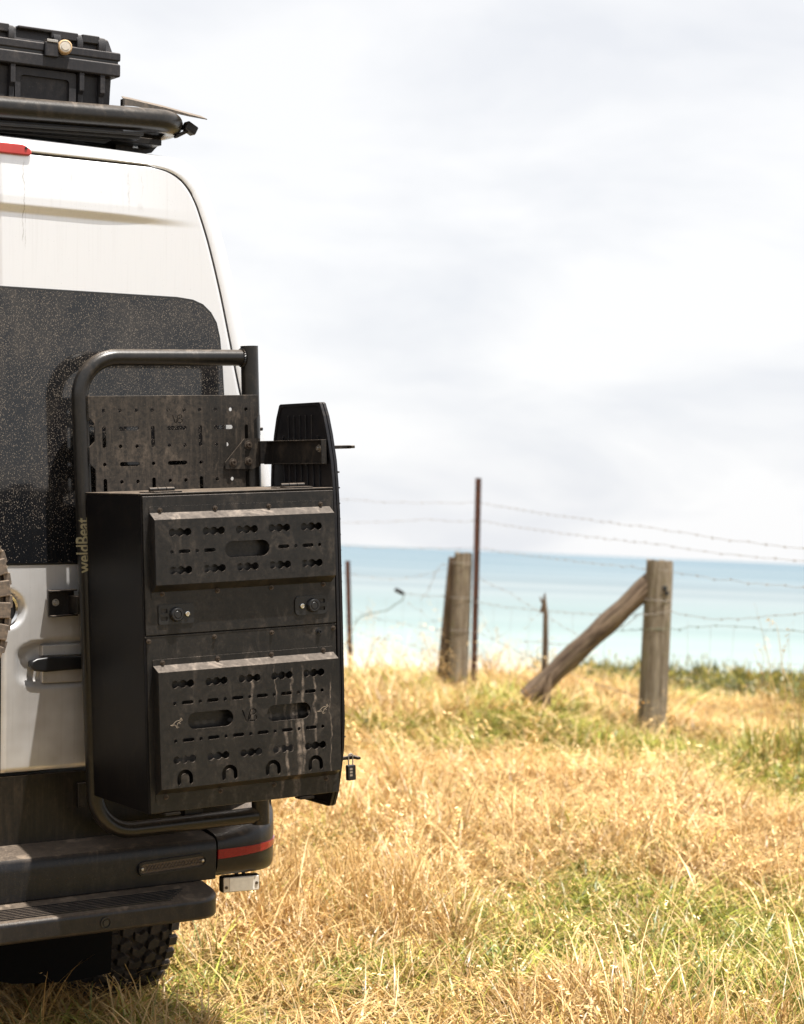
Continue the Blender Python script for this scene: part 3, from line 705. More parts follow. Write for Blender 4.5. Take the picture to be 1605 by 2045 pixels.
# clamp behind the post and bracket on the door
mb = MB(); mb.box((.565, .44, 1.02), (.592, .47, 1.085)); mb.box((.570, .43, 1.035), (.596, .46, 1.045)); mb.build('rear_clamp', M['metal'], rack, bevel=.003)
mb = MB(); mb.box((-.080, .486, .512), (-.002, .491, .588)); mb.box((-.080, .460, .512), (-.002, .491, .516)); mb.box((-.080, .460, .584), (-.002, .491, .588)); mb.box((-.02, .42, .52), (0, .51, .57))
dbk = mb.build('door_bracket', M['metal'], rack, bevel=.001)
bolt(dbk, (-.060, .485, .552), (0, -1, 0), .009, 'steel')
mb = MB(); mb.box((.0, .50, -.05), (.06, .53, .02)); mb.box((.30, .42, -.10), (.36, .53, -.05)); mb.build('door_bracket', M['metal'], rack, bevel=.002)

# ------------------------------------------------------------------ storage box
box = empty('storage_box', RK_M, 'large black steel storage box with two drilled lids and mud streaks', 'storage box')
BW, BD, BH = .590, .383, .864
mb = MB(); mb.box((0, .004, 0), (BW, BD, BH)); mb.build('box_body', M['side'], box, bevel=.004, seg=2)
mb = MB(); mb.box((-.002, -.001, BH - .001), (BW + .002, BD, BH + .004)); mb.build('box_top', M['metal'], box, bevel=.002)
mb = MB(); mb.box((0, 0, .001), (.0175, .004, BH - .002)); mb.build('box_edge', M['side'], box)
up = MB().box((.0035, -.0045, .4845), (BW - .001, .003, BH - .004)).build('upper_door', M['lid_up'], box, bevel=.0015)
low = MB().box((.006, -.0015, .002), (BW - .001, .003, .480)).build('lower_door', M['lid'], box, bevel=.0015)
mb = MB(); mb.box((.001, -.0025, .4775), (BW, .002, .4812)); mb.build('door_sill', M['lid_up'], box, bevel=.0006)
def tray(parent, y0, fx0, fz0, fx1, fz1, bz0, bz1, z0, z1, holes, mat, name):
    """raised drilled panel: flange, sloped sides, front sheet with openings"""
    x0, x1 = fx0 + .001, fx1 - .004; D = -.036
    fl = finish(name, curve_plate([rr(fx0, fz0, fx1, fz1, .006, 3), rr(x0 + .003, bz0 + .004, x1 - .003, bz1 - .004, .003, 2)], .0025, y0 - .0013), mat, parent, bevel=.0006)
    mb = MB(); B = [(x0, y0 - .002, bz0), (x1, y0 - .002, bz0), (x1, y0 - .002, bz1), (x0, y0 - .002, bz1)]
    xf0, xf1 = x0 + .001, x1 - .001
    Fq = [(xf0, D, z0), (xf1, D, z0), (xf1, D, z1), (xf0, D, z1)]; F2 = [(x + (.002 if x < .3 else -.002), D - .0012, z + (.002 if z == z0 else -.002)) for x, _, z in Fq]
    mb.add(B + Fq, [(i, (i + 1) % 4, (i + 1) % 4 + 4, i + 4) for i in range(4)])
    mb.build('tray_side', mat, fl, bevel=0)
    finish('tray_front', curve_plate([rr(xf0, z0, xf1, z1, .0015, 2)] + holes, .003, D + .0006), mat, fl, bevel=.0009, seg=2)
    return fl
h1 = [peanut(.0965 + .1006 * k, z) for k in range(5) for z in (.7615, .659)]
h1 += [circ(x, .7092, .0052) for x in (.071, .146, .4487, .5243)] + [slot(x, .7092, .035, .0105) for x in (.1083, .184, .4105, .487)] + [slot(.298, .7085, .137, .0445)]
t1 = tray(up, -.0045, .021, .583, .579, .832, .600, .815, .621, .797, h1, M['lid_up'], 'upper_tray')
h2 = [peanut(.0935 + .1007 * k, z) for k in range(5) for z in (.351, .1465)]
for z in (.300, .198):
    h2 += [circ(.068 + .0755 * k, z, .0052) for k in range(7)] + [slot(.1062 + .0755 * k, z, .035, .0105) for k in range(6)]
h2 += [slot(x, .248, .137, .0455) for x in (.174, .415)] + [ushape(.0935 + .134 * k, .0975) for k in range(4)]
h2 += vb_strokes(.2915, .2495, .021, .0034)
t2 = tray(low, -.0015, .021, .032, .582, .418, .052, .402, .070, .386, h2, M['lid'], 'lower_tray')
# leaping kangaroo outlines scratched into the lid
def roo(cx, cz, s, flip):
    q = lambda *p: [(cx + flip * a * s, cz + b * s) for a, b in p]
    L = [q((-1.5, -.5), (-1.0, -.45), (-.6, -.15), (-.2, .25), (.3, .42), (.7, .40), (.95, .62), (1.25, .66), (1.4, .48), (1.1, .38), (.9, .18), (.55, -.02), (.25, -.2), (.2, -.5), (-.05, -.75), (.25, -1.0), (.55, -1.05)), q((-1.5, -.5), (-.9, -.62), (-.45, -.45), (-.15, -.8), (-.1, -1.05), (.2, -1.2)), q((.6, .0), (.75, -.3), (.95, -.28)), q((.95, .62), (.85, .95), (1.1, .72), (1.1, 1.0), (1.2, .68))]
    return [curve_plate([stroke(a, .0011)], .0006, -.0372) for a in L]
finish('kangaroo_engraving', join_meshes(roo(.072, .248, .0125, 1) + roo(.5225, .248, .0125, 1), 'kangaroo_engraving'), M['engrave'], t2)
scr = bolt(t1, (.052, -.007, .822), (0, -1, 0), .0058, 'screw', 'screw')
def more_screws(par, y, lst):
    for x, z in lst:
        c_ = copy_to(scr, par); c_.location = (x - .052, y + .007, z - .822)
more_screws(t1, -.007, [(.217, .822), (.382, .822), (.546, .822)] + [(x, .595) for x in (.053, .218, .384, .549)])
more_screws(t2, -.004, [(x, .409) for x in (.050, .215, .381, .546)] + [(x, .0435) for x in (.051, .214, .380, .546)])
more_screws(low, -.0015, [(x, .469) for x in (.012, .208, .385, .581)])
bolt(low, (.534, -.002, .462), (0, -1, 0), .0085, 'black', 'lock_button')
for s_, x0, x1, kx, cx_ in ((1, .040, .145, .092, .124), (-1, .457, .559, .513, .478)):
    lock = finish('paddle_lock', curve_plate([rr(x0, .512, x1, .565, .006 if s_ > 0 else .014, 4), rr(*( (x0 + .007, .522, x0 + .026, .555) if s_ > 0 else (x1 - .026, .522, x1 - .007, .555)), .002, 2)], .004, -.0068), M['black'], up, bevel=.001)
    MB().lathe([(0, .013), (.009, .013), (.011, .011), (.0115, .013), (.016, .013), (.019, .009), (.0205, 0)], (kx, -.008, .538), (0, -1, 0), 32).build('lock_knob', M['black'], lock)
    MB().lathe([(0, .004), (.005, .004), (.0053, .0055), (.0065, .005), (.007, 0)], (cx_, -.009, .538), (0, -1, 0), 20).build('lock_cylinder', M['chrome'], lock)
    MB().box((kx + (.0105 if s_ < 0 else -.05), -.0095, .533), (kx + (.05 if s_ < 0 else -.0105), -.0075, .543)).build('lock_lever', M['black'], lock)
for x0 in (.046, .450):
    mb = MB(); mb.box((x0, .010, BH + .004), (x0 + .082, .050, BH + .0085)); mb.box((x0 - .012, .050, BH + .004), (x0 + .07, .085, BH + .0075))
    hg = mb.build('lid_hinge', M['metal'], box, bevel=.001)
    for k in range(3): MB().cyl((x0 + .002 + k * .025, .050, BH + .0125), (x0 + .026 + k * .025, .050, BH + .0125), .006, 14).build('hinge_knuckle', M['metal'], hg, bevel=.0008)
for x0 in (.048, .462):
    MB().box((x0, -.003, -.008), (x0 + .045, .03, -.001)).build('bottom_latch', M['metal'], box, bevel=.001)

# ------------------------------------------------------------------ recovery boards
def board_outline(g=0):
    hw = [(1.111, .118), (1.108, .126), (1.071, .146), (1.02, .164), (.943, .184), (.88, .191), (.80, .196), (.5, .198), (.2, .196), (.12, .188), (.06, .172), (-.01, .150), (-.047, .130), (-.052, .120)]
    c = .198
    hw = [(.53 + (z - .53) * (1 - g / .58), h - g) for z, h in hw]
    return [(c + h, z) for z, h in hw] + [(c - h, z) for z, h in reversed(hw)]
def board(u0, label):
    b = empty('recovery_board', RK_M @ Matrix.Translation((u0, 0, 0)), label, 'traction board', 'recovery boards clamped to the side of the box')
    mb = MB(); mb.prism(board_outline(.006), .002, .005, 'yz'); base = mb.build('board_panel', M['board'], b, bevel=.001)
    # raised rim
    rim = board_outline(.0); inn = board_outline(.010); n = len(rim); mb = MB()
    vs = [(u, y, z) for u in (-.001, .0085) for pl_ in (rim, inn) for y, z in pl_]
    fs = []
    for i in range(n):
        j = (i + 1) % n; fs += [(i, j, n + j, n + i), (2 * n + i, 2 * n + j, 3 * n + j, 3 * n + i), (i, j, 2 * n + j, 2 * n + i), (n + i, n + j, 3 * n + j, 3 * n + i)]
    mb.add(vs, fs); mb.build('board_rim', M['board'], b, bevel=.002, seg=2, angle=50)
    for k in range(7):
        y = .198 + (k - 3) * .036; zt = 1.075 - (.06 if abs(k - 3) == 3 else 0)
        MB().prism([(y - .004, zt), (y + .004, zt), (y + .010, 1.02 - .04), (y + .006, .96), (y - .002, .10), (y - .010, .10), (y - .006, .96), (y - .002, .98)], -.002, .003, 'yz').build('rib', M['board'], b, bevel=.0015)
    mb = MB()
    for j in range(7):
        for i in range(24):
            y = .198 + (j - 3) * .060; z = .02 + i * .0445 + (.02 if j % 2 else 0)
            if abs(y - .198) < .185 - max(0, abs(z - .53) - .38) * .35 and z < 1.09: mb.lathe([(.0045, 0), (.003, .007), (.002, .013), (0, .0135)], (.004, y, z), (1, 0, 0), 8)
    tag(mb.build('cleat', M['board'], b), kind='stuff'); return b
board(.5955, 'black recovery board with ribbed face, nearer the storage box')
board(.6065, 'black recovery board, outer one of the pair, only its studded edge showing')

# padlock
pk = empty('padlock', RK_M @ Matrix.Translation((.656, .050, .085)), 'small black combination padlock hanging from the lower board pin', 'padlock')
mb = MB(); mb.box((-.013, -.008, -.064), (.014, .008, -.020)); mb.build('lock_body', M['black'], pk, bevel=.003)
mb = MB(); mb.tube(arc_path([(-.006, 0, -.022), (-.006, 0, .012), (.008, 0, .012), (.008, 0, -.022)], .0068, 8), .0022, 8); mb.build('shackle', M['steel'], pk)
for k in range(3): MB().box((-.007, -.0082, -.052 + k * .009), (.002, -.0065, -.046 + k * .009)).build('number_dial', M['engrave'], pk, bevel=.0005)

# ------------------------------------------------------------------ roof rack and case
RR = empty('roof_rack', VB_M @ Matrix.Translation((0, 0, 1.80)), 'black platform roof rack with a fat rear tube, above the white roof', 'roof rack')
def rz(mb): mb.v = [(x, y, z - 1.80) for x, y, z in mb.v]; return mb
mb = MB(); slope = .04
pth = [(-.80, .062, 1.868), (.34, .062, 1.907), (.505, .062, 1.9128)] + [(.505 + .11 * math.sin(a), .062 + .11 * (1 - math.cos(a)) * 1.3, 1.9125 + .004 * a) for a in [math.radians(q) for q in range(10, 91, 10)]] + [(.617, .6, 1.926), (.62, 2.6, 1.94)]
mb.tube(pth, .0345, 26); rz(mb).build('rear_tube', M['tube'], RR, angle=60)
mb = MB()
for dy, dz, w, h in ((.045, -.050, .024, .010), (.067, -.058, .05, .012)):
    a = [(-.80, dy), (.42, dy)]
    mb.add([(x, dy + yy, 1.8965 + (x + .0) * .036 + dz + zz_ - .003) for x in (-.80, .46) for yy, zz_ in ((0, 0), (w, 0), (w, h), (0, h))], [(0, 1, 2, 3), (4, 5, 6, 7), (0, 1, 5, 4), (1, 2, 6, 5), (2, 3, 7, 6), (3, 0, 4, 7)])
rz(mb).build('lower_rail', M['tube'], RR, bevel=.003)
for k in range(14):
    y = .18 + k * .18; o = rz(MB().box((-.54, y, 1.872), (.56, y + .10, 1.892))).build('deck_slat', M['metal'], RR, bevel=.003)
mb = MB(); mb.prism([(-.8, 1.885), (.43, 1.888), (.43, 1.875), (.40, 1.855), (.37, 1.838), (-.8, 1.830)], .12, .17); mb.box((-.5, .3, 1.815), (.46, .36, 1.87)); mb.box((-.5, 1.3, 1.815), (.46, 1.36, 1.87)); rz(mb).build('cross_member', M['black'], RR)
for sd in (1,):
    ft = [(.46, 1.885), (.60, 1.895), (.598, 1.872), (.566, 1.838), (.53, 1.830), (.470, 1.834)]
    me_ = curve_plate([ft, [(.500, 1.847), (.522, 1.847), (.522, 1.865), (.500, 1.860)], [(.540, 1.856), (.560, 1.858), (.560, 1.880), (.540, 1.876)]], .006, .20)
    for v in me_.vertices: v.co.z -= 1.80
    finish('mount_foot', me_, M['metal'], RR)
    mb = MB(); mb.box((.44, .19, 1.82), (.50, .27, 1.885)); mb.box((.36, .12, 1.85), (.56, .32, 1.868)); mb.prism([(.30, 1.86), (.52, 1.88), (.52, 1.868), (.44, 1.828), (.40, 1.83)], .22, .235); rz(mb).build('mount_bracket', M['metal'], RR, bevel=.002)
# side fairing sheet that leans outwards
top = [(.438, .14, 1.983), (.47, .14, 1.981), (.51, .13, 1.974), (.56, .10, 1.962), (.62, .06, 1.943), (.660, .02, 1.928)]
mb = MB(); vs = []
for t in (0, 1):
    for x, y, z in top: vs.append((x + .20 * t, y + .40 * t, z + .085 * t))
n = len(top); mb.add(vs + [(x, y, z - .003) for x, y, z in vs], [(i, i + 1, n + i + 1, n + i) for i in range(n - 1)] + [(2 * n + i, 2 * n + i + 1, 3 * n + i + 1, 3 * n + i) for i in range(n - 1)] + [(i, i + 1, 2 * n + i + 1, 2 * n + i) for i in range(n - 1)] + [(0, n, 3 * n, 2 * n), (n - 1, 2 * n - 1, 4 * n - 1, 3 * n - 1)])
mb.add([(x, y - .001, z - .003) for x, y, z in top] + [(x, y - .001, z - .003 - .020 * (1 - i / 5)) for i, (x, y, z) in enumerate(top)], [(i, i + 1, n + i + 1, n + i) for i in range(n - 1)])
rz(mb).build('side_fairing', dusty('dusty_fairing_sheet', (.05, .045, .04), amount=.8, rough=.5, up=.9), RR, angle=50)
mb = MB(); mb.box((.439, .138, 1.955), (.443, .16, 1.982)); mb.box((.439, .150, 1.966), (.53, .158, 1.979)); mb.tube([(.50, .5, 1.99), (.50, .5, 2.022)], .022, 16); mb.box((.54, .14, 1.91), (.558, .20, 1.962))
rz(mb).build('fairing_bracket', M['metal'], RR, bevel=.002)
mb = MB(); R2 = Matrix.Rotation(math.radians(28), 3, 'Y'); mb.box((.622, .078, 1.893), (.662, .112, 1.921), R2); mb.box((.59, .09, 1.883), (.64, .11, 1.893), Matrix.Rotation(math.radians(-28), 3, 'Y')); rz(mb).build('rail_clamp', M['metal'], RR, bevel=.006)

case = empty('roof_case', VB_M @ Matrix.Translation((0, 0, 1.90)), 'black ribbed hard case with a round amber-ringed light, strapped on the roof rack', 'hard case')
def cz(mb): mb.v = [(x, y, z - 1.90) for x, y, z in mb.v]; return mb
CX1, CY0, CY1 = .412, .15, .70; CX0 = -.62
def tapered(x0, x1, y0, y1, z0, z1, t):
    m_ = MB(); m_.add([(x0 + t, y0 + t, z0), (x1 - t, y0 + t, z0), (x1 - t, y1 - t, z0), (x0 + t, y1 - t, z0), (x0, y0, z1), (x1, y0, z1), (x1, y1, z1), (x0, y1, z1)], [(3, 2, 1, 0), (4, 5, 6, 7), (0, 1, 5, 4), (1, 2, 6, 5), (2, 3, 7, 6), (3, 0, 4, 7)]); return m_
cz(tapered(CX0, CX1, CY0 + .012, CY1, 1.90, 2.045, .006)).build('case_base', M['case'], case, bevel=.008, seg=3)
cz(MB().box((CX0 - .018, CY0 - .012, 2.043), (CX1 + .018, CY1 + .01, 2.083))).build('base_flange', M['case'], case, bevel=.006)
cz(MB().box((CX0 - .014, CY0 - .008, 2.083), (CX1 + .010, CY1 + .01, 2.090))).build('case_seal', M['black'], case)
lid = cz(MB().box((CX0 - .018, CY0 - .012, 2.090), (CX1 + .018, CY1 + .01, 2.116))).build('case_lid', M['case'], case, bevel=.005)
cz(tapered(CX0, CX1, CY0, CY1, 2.157, 2.112, .012)).build('lid_dome', M['case'], lid, bevel=.008, seg=3)
for k, x in enumerate((-.30, -.14, .000, .081, .228, .300, .374)):
    w = .014 if k % 2 else .018
    cz(MB().prism([(CY0 - .010, 2.114), (CY0 - .012, 2.134), (CY0 - .002, 2.154), (CY0 + .030, 2.162), (CY0 + .030, 2.114)], x - w, x + w * .4, 'yz')).build('lid_rib', M['case'], lid, bevel=.002)
for x0, x1 in ((-.28, -.16), (-.02, .072), (.205, .292), (.10, .212), (.305, .362)):
    cz(MB().box((x0, CY0 - .006, 2.134 if x0 != .10 else 2.150), (x1, CY0 + .02, 2.158))).build('lid_pad', M['case'], lid, bevel=.003)
for x in (-.28, -.05, .030, .084, .304, .372):
    cz(MB().prism([(CY0 - .008, 2.044), (CY0 - .008, 1.99), (CY0 + .003, 1.98), (CY0 + .004, 1.91), (CY0 + .02, 1.91), (CY0 + .02, 2.044)], x - .008, x + .008, 'yz')).build('base_rib', M['case'], case, bevel=.002)
fr = curve_plate([rr(.095, 1.905, .290, 2.040, .008, 3), rr(.112, 1.90 - .02 + .03, .268, 2.018, .010, 3)], .012, CY0 + .010)
for v in fr.vertices: v.co.z -= 1.90
finish('front_recess', fr, M['case'], case, bevel=.002)
cz(MB().box((.178, CY0 - .022, 2.076), (.222, CY0 - .010, 2.118))).build('case_latch', M['case'], case, bevel=.003)
cz(MB().box((.183, CY0 - .024, 2.118), (.218, CY0 - .002, 2.126))).build('latch_plate', M['steel'], case, bevel=.001)
lt = cz(MB().lathe([(0, .016), (.011, .016), (.0115, .013), (.0165, .013)], (.241, CY0 - .020, 2.1085), (-.3, -1, 0), 32)).build('beacon_lens', M['lens'], case)
cz(MB().lathe([(.0165, .014), (.019, .013), (.021, .008), (.022, 0), (.022, -.010)], (.241, CY0 - .020, 2.1085), (-.3, -1, 0), 32)).build('beacon_ring', M['amber'], case)

# ------------------------------------------------------------------ fence
def post_mesh(h, r, bury=.35, taper=.96, n=22, seed=0, lean=(0, 0), top='flat', nz=14):
    rs = np.random.default_rng(seed); ph = rs.uniform(0, 6.28, 5); am = rs.uniform(.01, .035, 5); vs = []
    for j in range(nz + 1):
        t = j / nz; z = -bury + (h + bury) * t
        for k in range(n):
            a = 2 * math.pi * k / n; w = 1 + sum(am[i] * math.sin(a * (i + 1) + ph[i] + z * (i - 2) * .6) for i in range(5))
            zz_ = z + (rs.uniform(-.01, .012) if j == nz else 0)
            rr_ = r * w * (1 + (taper - 1) * t) * (.97 if j == nz else 1); vs.append((rr_ * math.cos(a) + lean[0] * z, rr_ * math.sin(a) + lean[1] * z, zz_))
    vs.append((lean[0] * h, lean[1] * h, h - .004))
    fs = [(j * n + k, j * n + (k + 1) % n, (j + 1) * n + (k + 1) % n, (j + 1) * n + k) for j in range(nz) for k in range(n)] + [(nz * n + k, nz * n + (k + 1) % n, (nz + 1) * n) for k in range(n)]
    return MB().add(vs, fs)
def gz(x, y): return float(ground_z(x, y))

def T(x, y, z=0): return Matrix.Translation((x, y, z))
g0 = gz(1.905, 15.3)
rp = empty('strainer_post', T(1.905, 15.3, g0), 'thick weathered grey post with a slanting brace and a dark knot, on the right', 'fence post', 'wooden posts of the wire fence')
post_mesh(1.628 - g0, .106, seed=3, lean=(.010, 0)).build('post', M['wood'], rp, angle=50)
mb = MB(); mb.lathe([(0, .010), (.016, .008), (.022, -.01)], (.045, -.098, 1.628 - g0 - .20), (.3, -1, 0), 12); mb.lathe([(0, .008), (.014, .008), (.018, -.01)], (.062, -.092, 1.628 - g0 - .235), (.4, -1, 0), 12)
mb.build('knot', M['cable'], rp)
a = Vector((-.035, .03, 1.478 - g0)); b = Vector((-.93, -.05, .575 - g0)); rs = np.random.default_rng(5)
bp = [a.lerp(b, t) + Vector((0, 0, .012 * math.sin(t * 7))) for t in np.linspace(0, 1, 14)]
L_ = (b - a).length; br_o = MB().tube([(0.012 * math.sin(t * 7), 0, t * L_) for t in np.linspace(0, 1, 14)], [.078 + .005 * math.sin(i * 1.7) for i in range(14)], 18).build('brace', M['wood_dark'], rp, angle=50)
br_o.location = a; br_o.rotation_euler = (b - a).to_track_quat('Z', 'Y').to_euler()
MB().tube([(-.80, -.11, .1), (-.79, -.12, .40), (-.77, -.12, .50)], [.03, .032, .018], 8).build('brace_peg', M['wood_dark'], rp)
for dz in (.29, .298):
    MB().lathe([(.109, -.0015), (.112, 0), (.109, .0015)], (0, 0, 1.628 - g0 - dz), (.02, .01, 1), 24).build('wire_wrap', M['wire'], rp)
g1 = gz(.577, 19.2)
lp = empty('strainer_post', T(.577, 19.2, g1), 'pale weathered round post leaning slightly, just left of the rusty steel picket', 'fence post', 'wooden posts of the wire fence')
post_mesh(1.622 - g1, .100, seed=8, taper=.86, lean=(.004, 0)).build('post', M['wood'], lp, angle=50)
for dz in (.10, .42, .72): MB().lathe([(.098, -.002), (.102, 0), (.098, .002)], (0, 0, 1.622 - g1 - dz), (.03, .02, 1), 24).build('wire_wrap', M['wire'], lp)
g2 = gz(.44, 19.25)
dp = empty('split_post', T(.432, 19.30, g2), 'dark narrow split post standing against the left side of the pale post', 'fence post', 'wooden posts of the wire fence')
post_mesh(1.572 - g2, .062, seed=11, taper=.62, lean=(.045, 0)).build('post', M['wood_dark'], dp, angle=50)
def picket(x, y, ztop, lean, name, label, mat, w=.028):
    g = gz(x, y); e_ = empty(name, T(x, y, g) , label, 'steel picket', 'steel pickets of the wire fence'); h = ztop - g + .3
    mb = MB(); Y3 = [(0, 0), (-w, -w * .3), (-w, -w * .12), (-.003, w * .15), (-.003, w), (.003, w), (.003, w * .15), (w, -w * .12), (w, -w * .3)]
    n = len(Y3); mb.add([(px_ + lean * z, py_, z) for z in (-.3, h - .3) for px_, py_ in Y3], [tuple(range(n)), tuple(range(2 * n - 1, n - 1, -1))] + [(i, (i + 1) % n, (i + 1) % n + n, i + n) for i in range(n)])
    mb.build('star_section', mat, e_, angle=30); return e_
picket(.728, 19.14, 2.315, -.018, 'steel_picket', 'tall rusty steel picket beside the pale post, tallest in the fence', M['rust'])
picket(-.425, 20.3, 1.493, -.067, 'steel_picket', 'short dark steel picket near the black box, leftmost of the fence', M['rust'], .024)
g3 = gz(1.17, 16.5)
st = empty('forked_stick', T(1.187, 16.5, g3), 'thin dark broken stick standing upright beside the foot of the brace', 'stick')
MB().tube([(.01, 0, -.1), (.0, 0, .3), (-.004, 0, .6), (-.012, 0, .85), (-.03, 0, 1.0), (-.040, 0, 1.236 - g3 - .06), (-.030, 0, 1.236 - g3 + .03)], [.030, .028, .024, .020, .026, .022, .006], 9).build('stem', M['wood_dark'], st)
MB().tube([(-.028, 0, .93), (-.05, 0, .955), (-.062, .0, .985)], [.012, .010, .004], 7).build('twig', M['wood_dark'], st)

fence = empty('wire_fence', T(.7, 19.2, gz(.7, 19.2)), 'sagging barbed wire strands strung between the weathered posts above the sea', 'wire fence')
FO = Vector((.7, 19.2, gz(.7, 19.2)))
def strand(pts, r=.0024, barbs=.13, sag=.02, mat='wire', jit=.004, twist=True, name='wire_strand'):
    P = [Vector(p) for p in pts]; out = []
    for i in range(len(P) - 1):
        L = (P[i + 1] - P[i]).length; n = max(2, int(L / .10))
        for k in range(n):
            t = k / n; q = P[i].lerp(P[i + 1], t); q.z -= sag * 4 * t * (1 - t); q += Vector(rs.normal(0, jit, 3)) * (0 if k == 0 else 1); out.append(q - FO)
    out.append(P[-1] - FO)
    mb = MB(); mb.tube(out, r * .72, 5)
    o = mb.build(name, M[mat], fence)
    if barbs:
        mb = MB(); acc = 0
        for i in range(len(out) - 1):
            acc += (out[i + 1] - out[i]).length
            if acc >= barbs:
                acc = 0; c_ = out[i]; t = (out[i + 1] - out[i]).normalized()
                for s_ in (1, -1):
                    d = Vector(rs.normal(0, 1, 3)); d = (d - t * d.dot(t)).normalized() * .012
                    mb.tube([c_ - d + t * .004 * s_, c_ + d + t * .004 * s_], .0016, 4)
                mb.tube([c_ - t * .007, c_ + t * .007], .0045, 5)
        tag(mb.build('barb', M[mat], o), kind='stuff')
    return o
R_ = (4.6, 11.5)                                     # the fence runs on to the right, out of the picture
strand([(-4.5, 22.5, 2.06), (-.62, 20.0, 2.079), (.722, 19.14, 2.087), (1.867, 15.2, 1.865), (2.644, 13.6, 1.752), (*R_, 1.70)], sag=.012)
strand([(-4.5, 22.6, 1.84), (-.62, 20.3, 1.86), (.23, 19.8, 1.924), (.722, 19.14, 1.921), (1.872, 15.2, 1.748), (2.647, 13.6, 1.67), (*R_, 1.6)], sag=.012)
strand([(-4.5, 22.6, 1.62), (-.60, 20.0, 1.645), (.722, 19.14, 1.67), (1.9, 15.19, 1.562), (2.655, 13.6, 1.499), (*R_, 1.42)], sag=.014)
strand([(-2.5, 21.4, 1.50), (-.43, 20.29, 1.36), (.0, 19.9, 1.34), (.46, 19.3, 1.47)], sag=.01, mat='wire', r=.002)
strand([(.044, 19.71, 1.215), (.419, 19.3, 1.209), (.735, 19.12, 1.17), (1.249, 17.5, 1.165), (1.813, 15.2, 1.228), (2.0, 15.2, 1.262), (2.277, 14.6, 1.235), (2.701, 13.8, 1.324), (*R_, 1.3)], r=.003, sag=.01)
strand([(-.43, 20.28, 1.02), (.0, 19.9, .93), (.432, 19.3, .90), (.735, 19.12, .892)], sag=.02, r=.002)
strand([(-.43, 20.28, .82), (.0, 19.9, .76), (.432, 19.3, .70), (.735, 19.12, .70), (1.19, 16.5, .60)], sag=.03, r=.002)
strand([(1.594, 16.2, 1.044), (1.818, 15.2, 1.124), (2.0, 15.2, 1.135), (2.315, 14.6, 1.19), (2.706, 13.8, 1.197), (*R_, 1.1)], mat='wire_green', sag=0, r=.0028)
strand([(.735, 19.12, 1.40), (1.0, 18.4, 1.28), (1.25, 17.6, 1.13), (1.42, 16.9, 1.02), (1.56, 16.2, .93)], sag=.01)
strand([(.735, 19.12, .90), (1.02, 18.2, .80), (1.19, 16.9, .78), (1.42, 16.2, .70), (1.8, 15.3, .62)], sag=.01, barbs=.1)
strand([(.735, 19.12, 1.17), (.80, 18.9, .98), (.86, 18.7, .86), (.98, 18.5, .93)], sag=.0, barbs=.1, r=.002)
strand([(1.05, 17.0, .92), (1.45, 16.3, .95), (1.66, 15.7, 1.10), (1.80, 15.25, 1.24)], sag=.01, barbs=.1, r=.003)
strand([(.44, 19.2, 1.50), (.37, 19.2, 1.495), (.33, 19.2, 1.43), (.30, 19.2, 1.33), (.27, 19.2, 1.24), (.20, 19.2, 1.17)], sag=0, barbs=.07, r=.0032, name='loose_wire')
strand([(-.42, 20.2, .88), (-.36, 20.1, .96), (-.26, 20.0, 1.0), (-.12, 19.9, 1.03), (-.04, 19.8, 1.09), (.04, 19.7, 1.15), (.06, 19.7, 1.215)], sag=0, barbs=0, r=.006, mat='wire_green', jit=.002, name='electric_cable')
strand([(.10, 19.6, 1.12), (.22, 19.5, 1.06), (.33, 19.4, .97), (.42, 19.3, 1.0)], sag=.01, barbs=.08, r=.002, name='loose_wire')
h_ = Vector((.005, 19.71, 1.225)) - FO
MB().tube([h_ + Vector((-.045, 0, .022)), h_ + Vector((-.03, 0, .016)), h_ + Vector((.03, 0, -.012)), h_ + Vector((.05, 0, -.022))], [.010, .022, .020, .008], 12).build('gate_handle', M['black'], fence)
mb = MB()                                              # droppers: thin vertical mesh wires
def fy(x): return float(np.interp(x, [-4.5, -.43, .735, 1.9, 2.65, 4.6], [22.5, 20.28, 19.12, 15.25, 13.6, 11.5]))
for x in list(np.arange(-.3, .4, .17)) + [.86, 1.0, 1.14, 1.28, 1.42, 1.62, 2.07, 2.2, 2.33, 2.47, 2.6, 2.75, 2.95, 3.2]:
    y = fy(x); zt = 1.16 if x < 2 else 1.2; x += rs.normal(0, .01)
    strand([(x, y, zt), (x + rs.normal(0, .01), y, .8), (x + rs.normal(0, .012), y, gz(x, y) + .05)], r=.0013, barbs=0, sag=0, jit=.002, name='dropper_wire')
for z in (.45, .62, .78, .95):
    strand([(1.95, 15.2, z), (2.65, 13.6, z + .04), (*R_, z)], r=.0013, barbs=0, sag=.01, jit=.003, name='mesh_wire')

